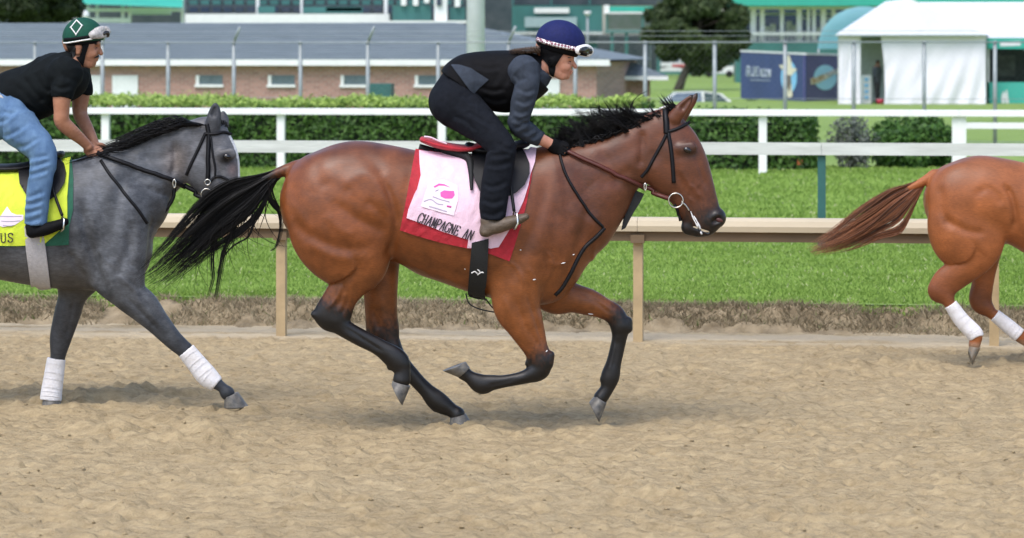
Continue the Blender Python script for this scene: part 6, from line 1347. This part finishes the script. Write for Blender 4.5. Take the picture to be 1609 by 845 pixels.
flat_print('ribbon_print', [(949,59.5),(957,58.2),(966,56),(975,53),(984,52),(984,55.6),(976,56.6),(968,59.8),(958,63.2),(949.5,64.2)], on_wall(c1, c2, .03), M_crm, HB)
lettering('BLUE', 951, 62.8, 966, 58.9, 4.2, None, 0, 0, .04, 0, .8, on_wall(c1, c2, .04)).build('lettering', mat('gold_print', (.34, .2, .08), .6), HB); lettering('MOON', 968, 58, 982, 54.9, 4.2, None, 0, 0, .04, 0, .8, on_wall(c1, c2, .04)).build('lettering', M_gry, HB)
# ---- tents
TN = empty('tent', P(1069, 79.3, 117)*[1,1,0]+[0,0,ZT], 'white gabled canvas tent with an open flap on the right', 'tent', 'event tents')
DT = 117.0; M_canvl = mat('white_tent_wall', (0.75, 0.73, 0.80), .8, .05, .8, .1, 4)
def wall_sheet(x0, x1, y0, y1, d, name, mt_, parent, seed, dep=.10, cut=None, n=60):
    X = np.linspace(0, 1, n); Z = np.linspace(0, 1, 24); V = []
    for u in X:
        for v in Z:
            xx0, xx1 = (x0, x1) if cut is None else cut(v); p = P(xx0+(xx1-xx0)*u, y0+(y1-y0)*v, d)
            p[1] += dep*(float(vnoise(np.array(u*11+v*3.2), np.array(v*2.0+seed), seed))-.5)*min(1, v*2+.1)+.35*dep*math.sin(u*17+v*6+seed+3*math.sin(u*7))*min(1, v*1.5); V.append(p)
    m = len(Z); q = [(i*m+j, i*m+j+1, (i+1)*m+j+1, (i+1)*m+j) for i in range(n-1) for j in range(m-1)]
    mb = MB(); mb.add(V, q); return mb.build(name, mt_, parent, True)
wall_sheet(983.5, 1008, 26.6, 79, DT, 'wall_curtain', M_canvl, TN, 3, n=20); wall_sheet(1032, 1154.5, 26.6, 79, DT, 'wall_curtain', M_canvl, TN, 5, cut=lambda v: (1032+5*math.sin(v*2.2), 1154.5))
for x_ in (983, 1008.2, 1067, 1155): pxbox(x_-.7, x_+.7, 26.7, 79.3, DT+.15, .1, M_fascia, 'tent_pole', TN, ZT)
bk_ = [P(978, 26.6, DT-.3), P(1158, 26.6, DT-.3), P(1158, 26.6, DT+8), P(978, 26.6, DT+8)]; pk = [P(1066, -1.5, DT-.1), P(1066, -1.5, DT-.1)+np.array([0, 7.6, 0])]
mb = MB(); mb.add(bk_+pk, [(0, 3, 5, 4), (1, 4, 5, 2)], [(0, 4, 1), (2, 5, 3)]); mb.build('canvas_roof', M_canv, TN); pxbox(979.5, 1157, 25.8, 27.2, DT-.34, .05, mat('tent_hem', (.45, .5, .52), .8), 'hem', TN)
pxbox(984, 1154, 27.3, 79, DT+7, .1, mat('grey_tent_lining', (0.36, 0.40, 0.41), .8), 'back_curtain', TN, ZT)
fz = pxbox(1011, 1021, 57, 79, DT+.9, .6, M_fascia, 'cooler', None, ZT); setp(fz, 'white upright cooler with blue marks inside the tent doorway', 'cooler')
for i_ in range(4): pxbox(1013, 1018, 59+i_*4.6, 61.4+i_*4.6, DT+.86, .02, M_sky, 'blue_mark', fz)
def small_person(x, y0, y1, d, lab, ctop, cleg, seed):
    s = (y1-y0)*K/8.0; g = lambda u, v: (x+u*s, y0+v*s/K); e = empty('person', P(x, y1, d)*[1,1,0]+[0,0,ZT], lab, 'person'); k = d/FPX
    S1 = [C_(*g(0, 1.5), s*.95, 0, 1.15*s*k), C_(*g(0, 2.6), s*.85, 0, 1.05*s*k), C_(*g(0, 3.8), s*.78, 0, .9*s*k)]
    pr = [(Chain(secs(S1, d), 3), .05)]+[(Chain(secs([C_(*g(.1*q, 3.9), s*.55, q*.45*s*k, .5*s*k), C_(*g(.15*q, 5.8), s*.40, q*.5*s*k, .4*s*k), C_(*g(.1*q, 7.7), s*.28, q*.5*s*k, .3*s*k), C_(*g(.1*q+.35, 7.85), s*.18, q*.5*s*k, .25*s*k)], d), 3), .05) for q in (-1, 1)]
    pr += [(Chain(secs([C_(*g(0, 1.3), s*.36, q*1.1*s*k, .36*s*k), C_(*g(-.1, 2.6), s*.28, q*1.25*s*k, .28*s*k), C_(*g(.45, 3.6), s*.22, q*1.1*s*k, .22*s*k)], d), 3), .04) for q in (-1, 1)]
    hdp = [(Chain(secs([C_(*g(.05, .75), s*.25, 0, .25*s*k), C_(*g(.1, .3), s*.42, 0, .34*s*k), C_(*g(.1, 0), s*.44, 0, .36*s*k)], d), 3), .03), (Chain(secs([C_(*g(.5, .2), s*.1, 0, .1*s*k), C_(*g(.45, .1), s*.08, 0, .08*s*k)], d), 2), .02)]
    V, Q = sculpt(pr+hdp, .016); px, py = topix(V); v = (py-y0*K)/s
    C = np.where((v < .95)[:, None], np.array([.3, .15, .09]), np.where((v < 4)[:, None], np.array(ctop), np.array(cleg))); C = np.where(((v < .12))[:, None], np.array([.02, .015, .012]), C)
    mesh_obj('body', V, [Q], mat('figure', (0, 0, 0), .8, .1, 5, attr=True), e, True, C)
small_person(1028, 47, 78.5, DT+1.2, 'person in grey top standing in the tent doorway', (.06, .07, .085), (.03, .03, .035), 1)
rb = MB(); q_ = P(1031.5, 78.9, DT+.4); rb.tube([(q_[0], q_[1], ZT), (q_[0], q_[1], ZT+.2)], [.12, .15], 12); setp(rb.build('bucket', mat('red_plastic', (.4, .02, .05), .5), None, True), 'small red bucket at the tent doorway', 'bucket')
TN2 = empty('tent', P(1200, 80, 120)*[1,1,0]+[0,0,ZT], 'white roofed vending tent with teal fascia and counter at the far right', 'tent', 'event tents')
DV = 119.0; mb = MB(); mb.add([P(1120, 28.5, DV), P(1330, 28.5, DV), P(1330, 28.5, DV+8), P(1120, 28.5, DV+8), P(1072, 1.5, DV+3.8), P(1330, 1.5, DV+4.2)], [(0, 1, 5, 4), (2, 3, 4, 5)], [(0, 4, 3), (1, 2, 5)]); mb.build('canvas_roof', M_canv, TN2)
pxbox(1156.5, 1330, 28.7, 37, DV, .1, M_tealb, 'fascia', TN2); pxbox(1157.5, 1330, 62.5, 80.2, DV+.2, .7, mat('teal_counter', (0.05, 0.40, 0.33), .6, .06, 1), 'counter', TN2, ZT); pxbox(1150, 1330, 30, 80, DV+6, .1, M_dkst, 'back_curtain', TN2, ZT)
for x_ in (1157.5, 1204, 1262): pxbox(x_, x_+1.8, 37.1, 62.4, DV+.2, .1, M_fascia, 'tent_pole', TN2, ZT)
flat_print('logo_print', [(1174,79),(1173.5,73),(1176,69),(1177.5,71.5),(1180,67.5),(1181,72),(1182.5,79),(1179,79.5),(1178,75.5),(1176.5,79.3)], lambda x, y: P(x, y, DV+.19), M_fascia, TN2); flat_print('fascia_print', [(1172,31.5),(1196,31),(1196,34.5),(1172,35)], lambda x, y: P(x, y, DV-.01), M_canv, TN2)
pxbox(1166, 1190, 42, 58, DV+5.5, .2, mat('menu_board', (.10, .12, .13), .6, .4, 3), 'menu_board', TN2)
DM = empty('tent', P(1000, 60, 140)*[1,1,0]+[0,0,ZT], 'pale blue domed canopy behind the white tent', 'tent', 'event tents'); V_d = []; cD = P(1012, 37, 140); nU, nV = 14, 9
for i in range(nU):
    for j in range(nV):
        f = math.pi*i/(nU-1); g = j/(nV-1)*math.pi/2; V_d.append((cD[0]-2.0*math.cos(f)*math.cos(g), cD[1]+2*math.sin(g)*1.0, cD[2]+1.85*math.sin(f)*math.cos(g)**.6))
mb = MB(); mb.add(V_d, [(i*nV+j, (i+1)*nV+j, (i+1)*nV+j+1, i*nV+j+1) for i in range(nU-1) for j in range(nV-1)]); mb.build('dome_canopy', mat('pale_blue_canvas', (0.40, 0.70, 0.84), .7, .05, 1, transl=.4), DM, True)
for q in (-1.95, 1.95): MB().tube([(cD[0]+q, cD[1], ZT), (cD[0]+q, cD[1], cD[2])], .04, 6).build('leg', M_galv, DM, True)
# ---- vehicles
M_car = mat('white_car_paint', (0.74, 0.75, 0.76), .25, .03, 2, coat=.6); M_tyre = mat('tyre', (0.012, 0.012, 0.012), .85); M_glass = mat('car_glass', (0.06, 0.09, 0.11), .08, .05, 2, spec=.7); M_decal = mat('red_decal', (.5, .12, .12), .5)
def extrude(name, prof, y0, y1, mt_, parent, f):
    n_ = len(prof); mb = MB(); mb.add([f(u, y0, v) for u, v in prof]+[f(u, y1, v) for u, v in prof], [(i, (i+1) % n_, n_+(i+1) % n_, n_+i) for i in range(n_)])
    c = np.mean(prof, 0); m = len(mb.v); mb.v += [tuple(f(c[0], y0, c[1])), tuple(f(c[0], y1, c[1]))]; mb.t += [((i+1) % n_, i, m) for i in range(n_)]+[(n_+i, n_+(i+1) % n_, m+1) for i in range(n_)]; return mb.build(name, mt_, parent)
def truck(xc, d, zg, lab, L=5.2):
    o = P(xc, 50, d); e = empty('pickup_truck', (o[0], d, zg), lab, 'truck'); f = lambda u, y, v: np.array([o[0]-u, d+y, zg+v])        # nose to the left: u positive = left
    bd = [(2.6,.45),(2.62,.78),(2.45,.98),(1.35,1.08),(.55,1.08),(-.55,1.08),(-.62,1.05),(-2.55,1.08),(-2.6,.5),(-2.1,.42),(-1.95,.72),(-1.6,.84),(-1.25,.72),(-1.1,.42),(1.2,.40),(1.35,.70),(1.7,.83),(2.05,.70),(2.2,.42)]
    b = extrude('body', bd, 0, 1.85, M_car, e, f); extrude('cab', [(1.25,1.085),(.60,1.72),(-.45,1.72),(-.62,1.085)], .08, 1.77, M_car, e, f); extrude('side_window', [(1.02,1.12),(.55,1.64),(-.35,1.64),(-.48,1.12)], .06, .078, M_glass, e, f)
    extrude('decal', [(-.9,.72),(-.9,.95),(.1,.95),(.1,.72)], -.012, -.004, M_decal, b, f)
    for u in (1.7, -1.6):
        w = MB(); w.tube([f(u, .02, .38), f(u, .26, .38)], .38, 20); w_ = w.build('wheel', M_tyre, e, True); MB().tube([f(u, .005, .38), f(u, .018, .38)], .22, 14).build('rim', M_galv, w_, True)
    for u, y in ((2.58, .25), (2.58, 1.6)): h_ = MB(); h_.box(0, .05, -.12, .12, -.08, .08, lambda a, b_, c: f(u+a, y+b_, .80+c)); h_.build('headlight', M_glass, e)
truck(789, 245, ZT, 'white pickup truck with red door decal partly behind the pine')
cr = P(812, 76, 138); ce = empty('parked_car', (cr[0], 138, -1.07), 'white car with blue grey windscreen behind the bay horse ears', 'car'); f = lambda u, y, v: np.array([cr[0]+u, 138+y, -1.07+v])
extrude('body', [(-2.1,.3),(-2.15,.7),(-1.5,.92),(-.8,.95),(1.0,1.0),(2.0,.92),(2.2,.6),(2.15,.3)], 0, 1.7, M_car, ce, f); extrude('cabin', [(-1.35,.955),(-.75,1.42),(.5,1.47),(1.25,1.36),(1.7,1.005)], .12, 1.58, M_car, ce, f); extrude('side_window', [(-1.22,.99),(-.70,1.38),(.35,1.42),(.4,1.0)], .10, .118, mat('blue_grey_glass', (.16, .2, .3), .1, spec=.6), ce, f); extrude('side_window', [(.5,1.0),(.48,1.42),(1.15,1.32),(1.5,1.02)], .10, .118, M_glass, ce, f)
for u in (-1.35, 1.35): MB().tube([f(u, -.01, .32), f(u, .2, .32)], .32, 18).build('wheel', M_tyre, ce, True)
cart = P(842, 55, 238); ct_ = empty('golf_cart', (cart[0], 238, ZT), 'small white utility cart right of the pine trunk', 'cart'); f = lambda u, y, v: np.array([cart[0]+u, 238+y, ZT+v])
extrude('body', [(-1.1,.3),(-1.15,.7),(-.6,.8),(-.3,.45),(.3,.45),(.4,.85),(1.1,.85),(1.15,.3)], 0, 1.2, M_car, ct_, f); extrude('roof', [(-.8,1.75),(-.75,1.82),(.9,1.82),(.95,1.75)], 0, 1.2, M_car, ct_, f)
for u in (-.7, .8): MB().tube([f(u, -.01, .26), f(u, .14, .26)], .26, 16).build('wheel', M_tyre, ct_, True)
for u in (-.72, .85): MB().tube([f(u, .05, .7), f(u, .05, 1.76)], .02, 6).build('roof_post', M_galv, ct_, True)
# ---- trees
M_bark = mat('bark', (0.09, 0.075, 0.06), .9, .3, 8, .5, 30); M_need = mat('needles', (0,0,0), .6, .1, 3, attr=True, spec=.25, transl=.15)
def tree(x, yb, ycen, rxp, ryp, d, lab, cols, seed, n, size, trunk_x, lean=0.0, name='pine_tree', zg=ZT):
    r = np.random.default_rng(seed); c = P(x, ycen, d); rx = rxp*d/FPX; rz = ryp*K*d/FPX; bs = P(trunk_x, yb, d); bs[2] = zg; e = empty(name, bs, lab, 'tree')
    top = c+np.array([0, 0, rz*.6]); mid = np.array([bs[0]*.5+c[0]*.5+lean, d, (bs[2]+c[2])/2]); lm = MB(); lm.tube([bs-[0, 0, .2], bs*.6+mid*.4, mid, c, top], [.26, .2, .17, .12, .03], 10); tk = lm.build('trunk', M_bark, e, True)
    cl = []; nb = 120
    for i in range(nb):
        u = r.normal(0, 1, 3); u /= np.linalg.norm(u); q = c+u*np.array([rx, rx*.8, rz])*(.45+.55*r.random()**.6); cl.append((q, u)); st = np.array([bs[0]*.3+c[0]*.7, d, np.clip(q[2]-.3*rz, bs[2]+1, top[2])])
        if i < 26: MB().tube([st, st*.5+q*.5+np.array([0, 0, .1]), q], [.05, .03, .012], 5).build('limb', M_bark, e, True)
    per = n//nb; pts = []; nn = []; cc = []
    for q, u in cl:
        s = rx*.20*(.7+.7*r.random()); v = r.normal(0, 1, (per, 3)); v /= np.linalg.norm(v, axis=1)[:, None]; pp = q+v*s*(r.random((per, 1))**.5)*np.array([1.2, 1, .75]); pts.append(pp); nn.append(v+u*.5+np.array([0, 0, .3]))
        k = np.clip(r.random((per, 1))*.6+.4*r.random(), 0, 1); cc.append(np.array(cols[0])*(1-k)+np.array(cols[1])*k)
    leaf_mass('crown', np.concatenate(pts), np.concatenate(nn), size, M_need, e, np.concatenate(cc), seed, flat=.2); return e
tree(820, 70, 19, 56, 34, 160, 'broad dark green pine in front of the teal screen wall', ((0.018, 0.036, 0.012), (0.075, 0.105, 0.036)), 51, 60000, .15, 793, .2)
tree(38, 45, -2, 58, 20, 150, 'dark leafy tree above the slate roof at the far left', ((0.014, 0.026, 0.010), (0.055, 0.075, 0.03)), 52, 42000, .17, 38, name='leafy_tree')
tree(-75, 45, -6, 60, 22, 155, 'second dark leafy tree beyond the left edge', ((0.014, 0.026, 0.010), (0.055, 0.075, 0.03)), 53, 12000, .17, -75, name='leafy_tree')
